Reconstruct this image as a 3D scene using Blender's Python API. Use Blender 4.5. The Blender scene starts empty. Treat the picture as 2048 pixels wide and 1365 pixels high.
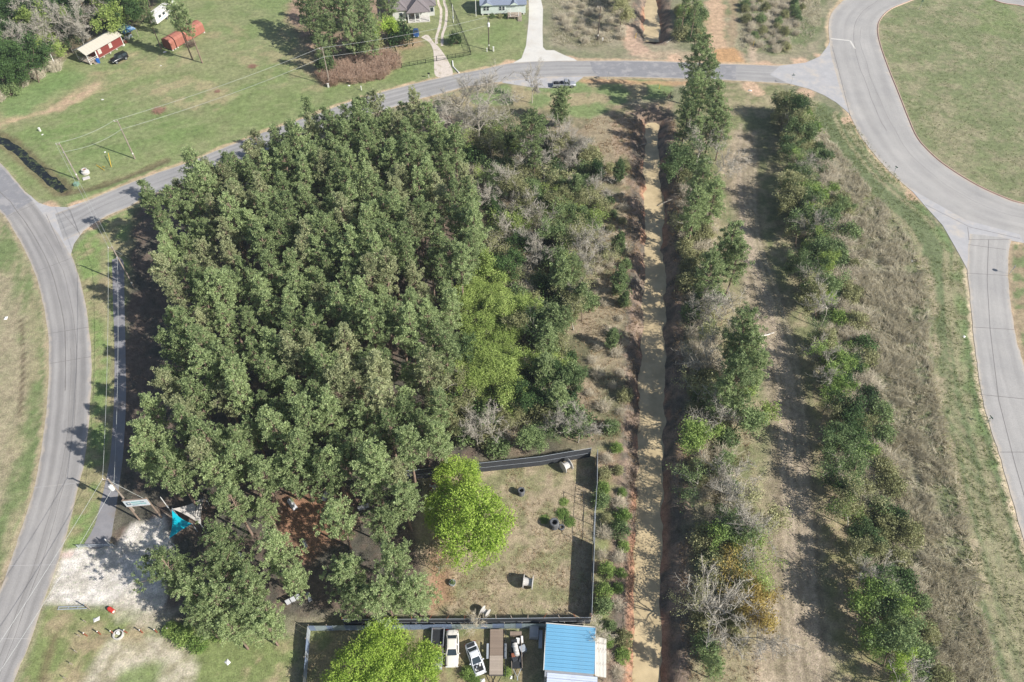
import bpy, bmesh, math, random
import numpy as np
from mathutils import Vector, Matrix
R = math.radians
random.seed(7); rng = np.random.default_rng(7)
scene = bpy.context.scene
COL = scene.collection

# ---------------------------------------------------------------- camera, sky, sun, exposure
CAM_H, CAM_F, CAM_DOWN = 105.0, 1500.0, R(50)        # drone height (m), focal length (px of a 2048 px frame), pitch below the horizon
cam = bpy.data.objects.new('camera', bpy.data.cameras.new('camera')); COL.objects.link(cam)
cam.location = (0, 0, CAM_H); cam.rotation_euler = (R(90) - CAM_DOWN, 0, 0)
cam.data.sensor_width = 36.0; cam.data.lens = 36.0 * CAM_F / 2048.0
cam.data.clip_start = 1.0; cam.data.clip_end = 20000.0
scene.camera = cam
SUN_AZ, SUN_EL = R(-26), R(37)                        # direction TO the sun in the XY plane, elevation
world = bpy.data.worlds.new('World'); scene.world = world; world.use_nodes = True
nt = world.node_tree; nt.nodes.clear()
sky = nt.nodes.new('ShaderNodeTexSky'); sky.sky_type = 'NISHITA'; sky.sun_disc = False
sky.sun_elevation = SUN_EL; sky.sun_rotation = R(90) - SUN_AZ
bgn = nt.nodes.new('ShaderNodeBackground'); bgn.inputs['Strength'].default_value = 0.08
wo = nt.nodes.new('ShaderNodeOutputWorld')
nt.links.new(sky.outputs[0], bgn.inputs[0]); nt.links.new(bgn.outputs[0], wo.inputs[0])
sl = bpy.data.lights.new('sun', 'SUN'); sl.energy = 5.0; sl.angle = R(0.53); sl.color = (1.0, 0.965, 0.91)
sun = bpy.data.objects.new('sun', sl); COL.objects.link(sun)
sd = Vector((math.cos(SUN_AZ) * math.cos(SUN_EL), math.sin(SUN_AZ) * math.cos(SUN_EL), math.sin(SUN_EL)))
sun.rotation_euler = sd.to_track_quat('Z', 'Y').to_euler(); sun.location = (120, -60, 160)
vs = scene.view_settings; vs.view_transform = 'Standard'; vs.look = 'None'; vs.gamma = 1.0; vs.exposure = 0.46
vs.use_curve_mapping = False

# ---------------------------------------------------------------- survey: photo point -> metres on the site
_s, _c = math.sin(CAM_DOWN), math.cos(CAM_DOWN)
def at(px, py, z=0.0):
    t = (CAM_H - z) / (CAM_F * _s + (py - 682.5) * _c)
    return Vector(((px - 1024.0) * t, (CAM_F * _c - (py - 682.5) * _s) * t, z))
def W(pts, z=0.0): return np.array([at(x, y, z)[:2] for x, y in pts])

# ---------------------------------------------------------------- numpy noise and polygon tools
_tab = np.random.default_rng(11).random((256, 256))
def vn(x, y, o=0):
    x = np.asarray(x, float) + o * 17.31; y = np.asarray(y, float) + o * 7.77
    xi = np.floor(x).astype(int); yi = np.floor(y).astype(int); fx = x - xi; fy = y - yi
    fx = fx * fx * (3 - 2 * fx); fy = fy * fy * (3 - 2 * fy)
    a = _tab[xi & 255, yi & 255]; b = _tab[(xi + 1) & 255, yi & 255]; c = _tab[xi & 255, (yi + 1) & 255]; d = _tab[(xi + 1) & 255, (yi + 1) & 255]
    return (a * (1 - fx) + b * fx) * (1 - fy) + (c * (1 - fx) + d * fx) * fy
def fbm(x, y, o=0, n=4):
    s = 0; a = 0.5; t = 0
    for i in range(n):
        s = s + a * vn(x * 2 ** i, y * 2 ** i, o + i * 3); t += a; a *= 0.5
    return s / t
def sstep(a, b, x):
    t = np.clip((x - a) / (b - a), 0, 1); return t * t * (3 - 2 * t)
def dist_line(X, Y, pts, closed=False):
    d = np.full(X.shape, 1e9); P = np.asarray(pts, float); n = len(P)
    for i in range(n if closed else n - 1):
        a = P[i]; b = P[(i + 1) % n]; e = b - a; L = max(e @ e, 1e-9)
        t = np.clip(((X - a[0]) * e[0] + (Y - a[1]) * e[1]) / L, 0, 1)
        d = np.minimum(d, np.hypot(X - a[0] - t * e[0], Y - a[1] - t * e[1]))
    return d
def inside(X, Y, pts):
    P = np.asarray(pts, float); r = np.zeros(X.shape, bool); n = len(P)
    for i in range(n):
        x1, y1 = P[i]; x2, y2 = P[(i + 1) % n]
        if y1 == y2: continue
        r ^= ((y1 > Y) != (y2 > Y)) & (X < (x2 - x1) * (Y - y1) / (y2 - y1) + x1)
    return r
def sdist(X, Y, pts):                                   # negative inside
    d = dist_line(X, Y, pts, True); return np.where(inside(X, Y, pts), -d, d)
def smooth_line(P, step=1.5):                           # Catmull-Rom, even spacing
    P = np.asarray(P, float); Q = np.vstack([2 * P[0] - P[1], P, 2 * P[-1] - P[-2]]); out = []
    for i in range(1, len(Q) - 2):
        p0, p1, p2, p3 = Q[i - 1], Q[i], Q[i + 1], Q[i + 2]
        for t in np.linspace(0, 1, 12, endpoint=False):
            out.append(.5 * ((2 * p1) + (p2 - p0) * t + (2 * p0 - 5 * p1 + 4 * p2 - p3) * t * t + (3 * p1 - p0 - 3 * p2 + p3) * t ** 3))
    out.append(P[-1]); out = np.array(out)
    s = np.concatenate([[0], np.cumsum(np.linalg.norm(np.diff(out, axis=0), axis=1))])
    n = max(2, int(s[-1] / step) + 1); q = np.linspace(0, s[-1], n)
    return np.stack([np.interp(q, s, out[:, k]) for k in range(out.shape[1])], 1)
def resample(P, n):
    s = np.concatenate([[0], np.cumsum(np.linalg.norm(np.diff(P, axis=0), axis=1))]); q = np.linspace(0, s[-1], n)
    return np.stack([np.interp(q, s, P[:, k]) for k in range(P.shape[1])], 1)

def lin(r, g, b, k=1.0):
    f = lambda c: ((c / 255.0) / 12.92 if c < 10.3 else ((c / 255.0 + .055) / 1.055) ** 2.4) * k
    return (f(r), f(g), f(b))

# ---------------------------------------------------------------- materials
MATS = {}
def new_mat(name):
    m = bpy.data.materials.new(name); m.use_nodes = True; n = m.node_tree; n.nodes.clear(); MATS[name] = m
    return m, n, n.nodes.new('ShaderNodeOutputMaterial')
def N(n, t, **kw):
    x = n.nodes.new(t)
    for k, v in kw.items(): setattr(x, k, v)
    return x
def noise(n, scale, detail=4, rough=.6, co='Object'):
    tc = N(n, 'ShaderNodeTexCoord'); z = N(n, 'ShaderNodeTexNoise'); z.inputs['Scale'].default_value = scale
    z.inputs['Detail'].default_value = detail; z.inputs['Roughness'].default_value = rough
    n.links.new(tc.outputs[co], z.inputs['Vector']); return z.outputs['Fac']
def mrange(n, src, a, b, lo, hi):
    m = N(n, 'ShaderNodeMapRange'); m.inputs[1].default_value = a; m.inputs[2].default_value = b; m.inputs[3].default_value = lo; m.inputs[4].default_value = hi
    n.links.new(src, m.inputs[0]); return m.outputs[0]
def mixc(n, fac, a, b, mode='MIX'):
    m = N(n, 'ShaderNodeMix', data_type='RGBA', blend_type=mode)
    for i, v in ((0, fac), (6, a), (7, b)):
        if hasattr(v, 'links'): n.links.new(v, m.inputs[i])
        elif i == 0: m.inputs[0].default_value = v
        else: m.inputs[i].default_value = (*v, 1)
    return m.outputs[2]
def math_(n, op, a, b=None):
    m = N(n, 'ShaderNodeMath', operation=op)
    for i, v in ((0, a), (1, b)):
        if v is None: continue
        if hasattr(v, 'links'): n.links.new(v, m.inputs[i])
        else: m.inputs[i].default_value = v
    return m.outputs[0]
def bump(n, h, strength=.4, dist=.05):
    b = N(n, 'ShaderNodeBump'); b.inputs['Strength'].default_value = strength; b.inputs['Distance'].default_value = dist
    n.links.new(h, b.inputs['Height']); return b.outputs[0]
def mat(name, col, rough=.7, var=.25, scale=2.0, metal=0, spec=.3, bmp=0, dirt=None, dscale=.8, dlo=.5, dhi=.75, damt=.7):
    m, n, o = new_mat(name); p = N(n, 'ShaderNodeBsdfPrincipled')
    f = noise(n, scale, 5, .65)
    c = mixc(n, mrange(n, f, .3, .7, 0, 1), tuple(x * (1 - var) for x in col), tuple(min(1, x * (1 + var)) for x in col))
    if dirt: c = mixc(n, mrange(n, noise(n, dscale, 6, .7), dlo, dhi, 0, damt), c, dirt)
    n.links.new(c, p.inputs['Base Color']); p.inputs['Roughness'].default_value = rough; p.inputs['Metallic'].default_value = metal
    p.inputs['Specular IOR Level'].default_value = spec
    if bmp: n.links.new(bump(n, f, bmp, .03), p.inputs['Normal'])
    n.links.new(p.outputs[0], o.inputs[0]); return m
def leafmat(name, dark, light, trans=.25, hue=.35, clump=.5):
    m, n, o = new_mat(name)
    oi = N(n, 'ShaderNodeObjectInfo'); g = N(n, 'ShaderNodeNewGeometry')
    f = noise(n, clump, 3, .6)
    a = math_(n, 'ADD', mrange(n, f, .3, .7, -.1, .65), mrange(n, oi.outputs['Random'], 0, 1, -hue, hue))
    a = math_(n, 'ADD', a, mrange(n, g.outputs['Random Per Island'], 0, 1, -.05, .45))
    a2 = N(n, 'ShaderNodeClamp'); n.links.new(a, a2.inputs[0])
    c = mixc(n, a2.outputs[0], dark, light)
    p = N(n, 'ShaderNodeBsdfPrincipled'); p.inputs['Roughness'].default_value = .62; p.inputs['Specular IOR Level'].default_value = .25
    t = N(n, 'ShaderNodeBsdfTranslucent'); mx = N(n, 'ShaderNodeMixShader'); mx.inputs[0].default_value = trans
    n.links.new(c, p.inputs['Base Color']); n.links.new(c, t.inputs['Color'])
    n.links.new(p.outputs[0], mx.inputs[1]); n.links.new(t.outputs[0], mx.inputs[2]); n.links.new(mx.outputs[0], o.inputs[0]); return m

# ---------------------------------------------------------------- object helpers
def set_props(o, label=None, cat=None, group=None, kind=None):
    if label: o['label'] = label
    if cat: o['category'] = cat
    if group: o['group'] = group
    if kind: o['kind'] = kind
    return o
def link(name, data, parent=None, loc=(0, 0, 0), rot=(0, 0, 0), scale=(1, 1, 1)):
    o = bpy.data.objects.new(name, data); COL.objects.link(o); o.parent = parent
    o.location = loc; o.rotation_euler = rot; o.scale = scale; return o
def thing(name, label, cat, loc=(0, 0, 0), rz=0, group=None, scale=1.0):
    o = link(name, None, None, loc, (0, 0, rz), (scale,) * 3); o.empty_display_size = .5
    return set_props(o, label, cat, group)
def np_mesh(name, V, F, mt, smooth=False, mi=None):
    V = np.asarray(V, np.float32); me = bpy.data.meshes.new(name); F = np.asarray(F, np.int32); k = F.shape[1]
    me.vertices.add(len(V)); me.vertices.foreach_set('co', V.ravel())
    me.loops.add(F.size); me.loops.foreach_set('vertex_index', F.ravel())
    me.polygons.add(len(F)); me.polygons.foreach_set('loop_start', np.arange(len(F), dtype=np.int32) * k)
    try: me.polygons.foreach_set('loop_total', np.full(len(F), k, np.int32))
    except Exception: pass
    for m in (mt if isinstance(mt, (list, tuple)) else [mt]): me.materials.append(m)
    if mi is not None: me.polygons.foreach_set('material_index', np.asarray(mi, np.int32))
    me.update(calc_edges=True)
    me.polygons.foreach_set('use_smooth', np.full(len(F), bool(smooth)))
    return me
class MB:
    """collects shapes into one mesh"""
    def __init__(s): s.v = []; s.f = []
    def add(s, V, F, M=None):
        b = len(s.v); s.v += [tuple(M @ Vector(p)) if M is not None else tuple(p) for p in V]; s.f += [tuple(i + b for i in f) for f in F]; return s
    def box(s, c, d, rz=0, M=None):
        x, y, z = d[0] / 2, d[1] / 2, d[2] / 2; m = Matrix.Translation(c) @ Matrix.Rotation(rz, 4, 'Z')
        if M is not None: m = M @ m
        V = [(-x, -y, -z), (x, -y, -z), (x, y, -z), (-x, y, -z), (-x, -y, z), (x, -y, z), (x, y, z), (-x, y, z)]
        return s.add(V, [(3, 2, 1, 0), (4, 5, 6, 7), (0, 1, 5, 4), (1, 2, 6, 5), (2, 3, 7, 6), (3, 0, 4, 7)], m)
    def tube(s, p, q, r0, r1=None, n=8, cap=True):
        p = Vector(p); q = Vector(q); r1 = r0 if r1 is None else r1; d = (q - p)
        if d.length < 1e-6: return s
        rot = d.to_track_quat('Z', 'Y').to_matrix(); V = []
        for a, r in ((p, r0), (q, r1)):
            V += [a + rot @ Vector((r * math.cos(2 * math.pi * i / n), r * math.sin(2 * math.pi * i / n), 0)) for i in range(n)]
        F = [(i, (i + 1) % n, n + (i + 1) % n, n + i) for i in range(n)]
        if cap: F += [tuple(range(n))[::-1], tuple(range(n, 2 * n))]
        return s.add(V, F)
    def path(s, P, r, n=6):
        for a, b in zip(P[:-1], P[1:]): s.tube(a, b, r, r, n)
        return s
    def lathe(s, prof, n=16, M=None, close=False):
        V = []; F = []; k = len(prof)
        for i in range(n):
            a = 2 * math.pi * i / n; V += [(r * math.cos(a), r * math.sin(a), z) for r, z in prof]
        for i in range(n):
            j = (i + 1) % n
            for t in range(k if close else k - 1):
                u = (t + 1) % k; F.append((i * k + t, j * k + t, j * k + u, i * k + u))
        return s.add(V, F, M)
    def prism(s, poly, z0, z1, M=None):
        n = len(poly); V = [(x, y, z0) for x, y in poly] + [(x, y, z1) for x, y in poly]
        return s.add(V, [tuple(range(n))[::-1], tuple(range(n, 2 * n))] + [(i, (i + 1) % n, n + (i + 1) % n, n + i) for i in range(n)], M)
    def loft(s, rings, cap=True, M=None):
        n = len(rings[0]); V = [p for r in rings for p in r]; F = []
        for k in range(len(rings) - 1):
            for i in range(n): F.append((k * n + i, k * n + (i + 1) % n, (k + 1) * n + (i + 1) % n, (k + 1) * n + i))
        if cap: F += [tuple(range(n))[::-1], tuple(range((len(rings) - 1) * n, len(rings) * n))]
        return s.add(V, F, M)
    def quad(s, a, b, c, d): return s.add([a, b, c, d], [(0, 1, 2, 3)])
    def mesh(s, name, m, smooth=False, bevel=0):
        me = bpy.data.meshes.new(name); me.from_pydata(s.v, [], s.f); me.materials.append(m)
        bm = bmesh.new(); bm.from_mesh(me)
        if bevel:
            bm.normal_update(); bmesh.ops.bevel(bm, geom=[e for e in bm.edges if len(e.link_faces) == 2 and e.calc_face_angle(0) > .6], offset=bevel, segments=1, affect='EDGES', profile=.5)
        bmesh.ops.recalc_face_normals(bm, faces=bm.faces); bm.to_mesh(me); bm.free()
        if smooth: me.polygons.foreach_set('use_smooth', [True] * len(me.polygons))
        me.update(); return me
    def build(s, name, m, parent=None, loc=(0, 0, 0), rot=(0, 0, 0), smooth=False, bevel=0):
        return link(name, s.mesh(name, m, smooth, bevel), parent, loc, rot)
def copy_tree(o, parent=None, loc=None, rz=None, label=None):
    c = o.copy(); COL.objects.link(c); c.parent = parent
    if loc is not None: c.location = loc
    if rz is not None: c.rotation_euler.z = rz
    if label: c['label'] = label
    for ch in list(o.children):
        d = ch.copy(); COL.objects.link(d); d.parent = c
        for g in list(ch.children):
            e = g.copy(); COL.objects.link(e); e.parent = d
    return c

# ---------------------------------------------------------------- survey lines (photo pixels)
LR_L = [(-75, 345), (0, 423), (12, 435), (49, 500), (72, 552), (88, 617), (97, 675), (98, 734), (95, 800), (83, 900), (68, 978), (51, 1036), (34, 1084), (17, 1135), (0, 1183), (-42, 1290), (-90, 1410)]
LR_R = [(-60, 278), (0, 326), (25, 354), (52, 385), (68, 398), (110, 455), (142, 509), (154, 540), (169, 595), (178, 657), (183, 718), (182, 777), (178, 850), (167, 931), (153, 989), (136, 1060), (119, 1118), (99, 1172), (82, 1217), (65, 1271), (48, 1315), (27, 1365), (5, 1425)]
CR_T = [(110, 428), (154, 412), (172, 403), (277, 360), (378, 325), (415, 309), (474, 286), (568, 251), (635, 228), (697, 205), (777, 181), (863, 160), (903, 151), (961, 140), (1023, 127), (1090, 123), (1160, 122), (1277, 122), (1369, 125), (1434, 128), (1560, 132), (1680, 136)]
CR_B = [(128, 482), (166, 463), (191, 446), (222, 429), (265, 411), (292, 395), (440, 338), (600, 276), (720, 236), (835, 200), (869, 191), (906, 181), (934, 174), (1005, 164), (1090, 156), (1166, 154), (1215, 154), (1369, 158), (1431, 160), (1488, 163), (1580, 168), (1690, 176)]
RR_L = [(1740, -60), (1710, -25), (1688, 0), (1663, 28), (1657, 58), (1659, 80), (1662, 110), (1675, 160), (1688, 200), (1703, 237), (1722, 274), (1750, 311), (1783, 348), (1830, 388), (1885, 428), (1945, 462), (2048, 486), (2170, 505), (2300, 512)]
RR_R = [(1935, -50), (1880, -25), (1826, 0), (1783, 18), (1762, 37), (1755, 58), (1760, 89), (1777, 138), (1796, 185), (1814, 231), (1833, 274), (1857, 303), (1891, 332), (1950, 369), (2011, 397), (2048, 408), (2160, 430), (2300, 438)]
DR_L = [(1939, 468), (1936, 500), (1935, 552), (1940, 589), (1946, 657), (1953, 718), (1965, 800), (1995, 900), (2009, 944), (2026, 1006), (2048, 1084), (2075, 1170), (2110, 1270), (2150, 1380)]
DR_R = [(2022, 478), (2017, 515), (2016, 552), (2020, 601), (2030, 666), (2048, 734), (2075, 800), (2110, 890), (2150, 985), (2195, 1080), (2245, 1180), (2300, 1290)]
TR_L = [(1900, -60), (1986, 0), (2048, 14), (2130, 45), (2230, 110)]          # road closing the loop, top right corner
TR_R = [(2000, -75), (2070, -30), (2140, 0), (2230, 50)]
DITCH_S = [(1284, 1480), (1291, 1365), (1293, 1250), (1295, 1100), (1303, 900), (1305, 800), (1306, 650), (1307, 500), (1306, 350), (1304, 226)]
DITCH_N = [(1303, 84), (1302, 40), (1302, 0), (1302, -40)]
DITCH_W = [(-30, 268), (18, 290), (60, 325), (100, 362), (128, 384)]
CULV = [(130, 388), (200, 372), (262, 350), (330, 322)]
wLR_L, wLR_R, wCR_T, wCR_B, wRR_L, wRR_R, wDR_L, wDR_R = [smooth_line(W(p), 1.2) for p in (LR_L, LR_R, CR_T, CR_B, RR_L, RR_R, DR_L, DR_R)]
wTR_L, wTR_R = smooth_line(W(TR_L), 1.5), smooth_line(W(TR_R), 1.5)
WZ = -1.9                                                             # ditch water level
wDS = smooth_line(W(DITCH_S, WZ), 2); wDN = smooth_line(W(DITCH_N, WZ), 2); wDW = smooth_line(W(DITCH_W, -.5), 1.5)
wCU = smooth_line(W(CULV), 2)
def gz(X, Y):
    """terrain height"""
    X = np.asarray(X, float); Y = np.asarray(Y, float)
    wob = (fbm(X * .35, Y * .35, 5) - .5) * 1.5 + (fbm(X * .09, Y * .09, 6, 2) - .5) * 1.6
    d = np.minimum(dist_line(X, Y, wDS[::4]), dist_line(X, Y, wDN[::4])) + wob
    z = -2.6 * (1 - sstep(.45, 5.0, d))
    z = z - .85 * (1 - sstep(.2, 2.2, dist_line(X, Y, wDW) + wob * .9))
    z = z - .18 * (1 - sstep(.2, 1.6, dist_line(X, Y, wCU) + wob * .4))
    return z
def g3(px, py):
    p = at(px, py); return Vector((p.x, p.y, 0.0))

# ---------------------------------------------------------------- ground sheet
fx = np.arange(-182, 182.1, .56); fy = np.arange(14, 246.1, .56)
ox = np.array([14, 40, 100, 220, 500, 1200, 2600, 4500.])
gx = np.concatenate([-182 - ox[::-1], fx, 182 + ox]); gy = np.concatenate([14 - ox[::-1], fy, 246 + ox])
GX, GY = np.meshgrid(gx, gy); nx, ny = len(gx), len(gy)
GZ = gz(GX, GY)
C3 = lambda r, g, b: np.array(lin(r, g, b))
n1 = fbm(GX * .05, GY * .05, 1); n2 = fbm(GX * .2, GY * .2, 2); n3 = fbm(GX * .7, GY * .7, 3); n4 = fbm(GX * .02, GY * .02, 9)
def L3(a, b, t): return a[None, None] * (1 - t[..., None]) + b[None, None] * t[..., None]
GREEN, GREEN2, TAN, OLIVE = C3(106, 120, 72), C3(124, 140, 78), C3(156, 144, 118), C3(126, 127, 94)
cov = L3(OLIVE, TAN, sstep(.35, .65, n2 * .6 + n1 * .4))
def blend(m, col, sl=None):
    col = col if col.ndim == 3 else col[None, None]
    if sl is None: sl = (slice(None), slice(None))
    elif col.shape[0] > 1: col = col[sl]
    cov[sl] = cov[sl] * (1 - m[..., None]) + col * m[..., None]
def win(P, pad):
    P = np.asarray(P); i = np.searchsorted(gx, [P[:, 0].min() - pad, P[:, 0].max() + pad]); j = np.searchsorted(gy, [P[:, 1].min() - pad, P[:, 1].max() + pad])
    return (slice(j[0], j[1]), slice(i[0], i[1]))
def zone(poly, col, feather=1.5, wob=3.0, amt=1.0, o=0):
    P = W(poly); sl = win(P, feather + wob); X, Y = GX[sl], GY[sl]
    d = sdist(X, Y, P) + wob * (fbm(X * .25, Y * .25, 20 + o, 3) - .5) + .4 * wob * (n3[sl] - .5)
    blend((1 - sstep(-feather, feather, d)) * amt, col, sl)
def stroke(pts, width, col, feather=.5, wob=.8, amt=1.0, o=0, patch=0):
    P = smooth_line(W(pts), 3); sl = win(P, width + feather + wob); X, Y = GX[sl], GY[sl]
    d = dist_line(X, Y, P) + wob * (fbm(X * .5, Y * .5, 40 + o, 3) - .5) * 2
    m = (1 - sstep(width / 2 - feather, width / 2 + feather, d)) * amt
    if patch: m = m * sstep(.42 - .1, .42 + .1, fbm(X * .3, Y * .3, 60 + o, 3) + patch - .85)
    blend(m, col, sl)
def streak(ang, o, s=1.3, l=.06):                          # mower / wheel streaks along a direction
    u = GX * math.cos(ang) + GY * math.sin(ang); v = -GX * math.sin(ang) + GY * math.cos(ang)
    v = v + 1.2 * (n2 - .5) + .6 * (n3 - .5); return .6 * fbm(v * s, u * l + .02 * v, o, 4) + .4 * n3
# north-west lawn
lawn = L3(GREEN2, C3(138, 142, 92), sstep(.38, .66, n2 * .5 + n1 * .5))
lawn = lawn * (1 - .55 * sstep(.5, .62, n3)[..., None] * .4) + np.array(GREEN)[None, None] * .55 * .4 * sstep(.5, .62, n3)[..., None]
zone([(-900, -80), (600, -400), (1040, -80), (1060, 100), (1040, 130), (860, 165), (640, 235), (380, 330), (150, 420), (60, 400), (-300, 250)], lawn, 1, 2, o=1)
for p, w_, a_ in ((([(-20, 252), (40, 240), (100, 222), (150, 195), (190, 172)]), 4.5, .9), (([(30, 230), (120, 200), (200, 165), (300, 130), (380, 118)]), 9, .35), (([(190, 148), (230, 130), (270, 108)]), 3, .5), (([(310, 170), (380, 185), (420, 200)]), 12, .5), (([(430, 60), (560, 140), (620, 170)]), 10, .35)):
    stroke(p, w_, C3(186, 158, 124), 1.2, 1.6, a_, int(w_ * 3), .75)
stroke([(-10, 243), (30, 238), (75, 228)], 2.6, C3(196, 162, 128), .7, 1, .9, 3, .9)
stroke([(95, 222), (140, 202), (188, 176)], 3.0, C3(194, 160, 130), .9, 1, .9, 5, .9)
zone([(60, 270), (180, 205), (300, 210), (420, 250), (300, 300), (150, 340)], C3(112, 140, 68), 5, 8, .5, 2)
ls_ = streak(R(22), 81, .55, .03); lw = inside(GX, GY, W([(-300, 250), (200, 130), (600, 60), (640, 230), (150, 420), (-200, 300)])) * sstep(.5, .62, ls_) * .35
blend(lw, C3(152, 150, 104))
zone([(0, 180), (110, 140), (180, 150), (60, 230), (0, 240)], C3(108, 142, 72), 3, 5, .6, 3)
# woods floor NW and N
FLOOR = L3(C3(118, 96, 78), C3(140, 120, 96), sstep(.4, .6, n2))
zone([(-400, -60), (330, -60), (300, 30), (225, 75), (140, 115), (120, 130), (0, 200), (-300, 330)], L3(C3(150, 132, 110), C3(118, 108, 80), sstep(.4, .6, n2)), 1.5, 4, o=4)
zone([(590, -40), (770, -40), (790, 60), (800, 120), (770, 150), (640, 172), (610, 110), (570, 40)], L3(C3(160, 130, 108), C3(120, 110, 80), sstep(.4, .6, n2)), 2, 3, o=5)
zone([(560, 60), (620, 120), (640, 160), (600, 140)], C3(160, 138, 110), 2, 4, .7, 6)
# yard between house and road
zone([(780, 70), (860, 60), (900, 90), (930, 105), (800, 130)], C3(140, 140, 88), 2, 3, .8, 7)
zone([(785, 85), (835, 75), (850, 92), (800, 100)], C3(168, 132, 104), 1.5, 3, .7, 8)
# rough between driveway and north ditch
zone([(1100, -60), (1262, -60), (1265, 60), (1240, 90), (1150, 100), (1105, 90)], L3(C3(158, 146, 122), C3(128, 124, 92), sstep(.35, .65, n2)), 1.5, 3, o=9)
zone([(1350, -60), (1660, -60), (1650, 60), (1590, 110), (1440, 105), (1350, 70)], L3(C3(150, 142, 112), C3(112, 122, 78), sstep(.35, .65, n2)), 1.5, 3, o=10)
zone([(1530, -60), (1610, -60), (1600, 50), (1560, 70), (1520, 40)], C3(152, 138, 122), 1.5, 3, .8, 11)
stroke([(1425, -40), (1432, 20), (1430, 70), (1440, 100), (1470, 112)], 5.5, C3(196, 160, 128), 1, 1.4, .95, 7)
stroke([(1465, -40), (1468, 20), (1462, 90)], 2.5, C3(172, 140, 112), .8, 1, .6, 8)
zone([(1430, 100), (1470, 95), (1490, 126), (1415, 126)], C3(192, 146, 96), .8, 1.5, 1, 12)
stroke([(1505, 95), (1508, 125)], 2.2, C3(190, 165, 140), .5, .6, .9, 9)
stroke([(1255, 60), (1268, 90), (1290, 110)], 5, C3(196, 160, 136), 1, 1.8, .9, 10)
stroke([(1290, 112), (1340, 108), (1400, 112)], 3, C3(186, 160, 132), .8, 1.5, .7, 11)
# oval island
isl = L3(C3(122, 130, 84), C3(150, 142, 108), sstep(.35, .68, n2 * .55 + n3 * .45))
zone([(1826, 0), (1783, 18), (1762, 37), (1755, 58), (1760, 89), (1777, 138), (1814, 231), (1857, 303), (1950, 369), (2048, 408), (2300, 440), (2600, 300), (2300, 60), (2048, 14), (1986, 0), (1930, -40)], isl, 1, 1, o=13)
zone([(1970, 0), (2040, 30), (2030, 80), (1960, 60)], C3(116, 134, 70), 4, 8, .6, 14)
# west of the left road
ws = streak(R(100), 31, .9, .05)
west = L3(C3(116, 132, 78), C3(156, 146, 110), sstep(.42, .62, ws * .7 + n2 * .3))
zone([(-400, 380), (0, 430), (49, 500), (88, 617), (98, 734), (83, 900), (34, 1084), (-60, 1300), (-600, 1300)], west, .8, 1, o=15)
stroke([(0, 560), (18, 700), (10, 820), (-30, 1000)], 5, C3(168, 152, 124), 1.5, 2, .7, 12)
stroke([(42, 640), (47, 720), (40, 830)], .5, C3(90, 74, 58), .2, .2, .8, 13)
stroke([(60, 470), (100, 620), (115, 760), (95, 950), (40, 1120)], 3.5, C3(110, 136, 72), 1.2, 1.5, .5, 14)
# verge between the left road and the plantation
verge = L3(C3(124, 146, 76), C3(156, 146, 104), sstep(.45, .65, n2 * .6 + n3 * .4))
zone([(142, 509), (190, 450), (265, 412), (300, 420), (280, 520), (240, 700), (225, 960), (170, 1100), (110, 1120), (182, 777)], verge, 1, 1.5, o=16)
stroke([(206, 500), (214, 640), (228, 700), (226, 900), (205, 1040)], 1.6, C3(170, 150, 116), .8, 1, .6, 15)
# plantation floor: pine straw and litter, colour darkened for the tree shade
floor = L3(C3(116, 98, 86), C3(90, 86, 76), sstep(.4, .62, n2 * .5 + n3 * .5))
zone([(268, 420), (420, 335), (600, 290), (860, 225), (940, 230), (1060, 240), (1170, 260), (1190, 400), (1180, 700), (1190, 890), (845, 945), (840, 1010), (860, 1180), (640, 1240), (520, 1240), (310, 1250), (290, 1080), (220, 1090), (232, 960), (240, 700)], floor, 1.5, 2.5, o=17)
mixed = L3(C3(160, 140, 112), C3(116, 112, 78), sstep(.4, .6, n2))
zone([(900, 210), (1180, 200), (1255, 260), (1262, 500), (1262, 890), (1010, 900), (910, 780), (960, 480)], mixed, 2, 4, .85, 18)
zone([(850, 195), (1010, 170), (1100, 178), (1170, 158), (1250, 160), (1350, 162), (1340, 195), (1260, 205), (1180, 240), (1060, 215), (880, 212)], L3(C3(120, 140, 78), C3(162, 146, 108), sstep(.45, .62, n2)), 1, 2, .9, 19)
stroke([(1165, 162), (1280, 165), (1370, 168)], 1.8, C3(190, 146, 104), .6, .8, .8, 16)
# enclosure yard
yard = L3(C3(170, 150, 120), C3(138, 134, 92), sstep(.4, .62, n3 * .6 + n2 * .4))
zone([(860, 950), (1195, 900), (1190, 1240), (860, 1240), (850, 1180), (830, 1040)], yard, 1, 2, o=20)
zone([(860, 1100), (900, 1120), (900, 1200), (860, 1230)], C3(176, 128, 96), 1.5, 2, .8, 21)
zone([(560, 985), (700, 985), (700, 1060), (600, 1120), (560, 1060)], C3(178, 124, 88), 2, 4, .7, 22)
zone([(610, 1250), (900, 1250), (1080, 1250), (1080, 1400), (600, 1400)], L3(C3(150, 134, 96), C3(122, 128, 76), sstep(.42, .6, n3 * .5 + n2 * .5)), 1, 1.5, o=23)
zone([(1190, 890), (1240, 880), (1258, 1000), (1258, 1400), (1205, 1400), (1190, 1230)], L3(C3(136, 140, 84), C3(158, 132, 106), sstep(.4, .6, n2)), 1, 2, o=24)
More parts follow.
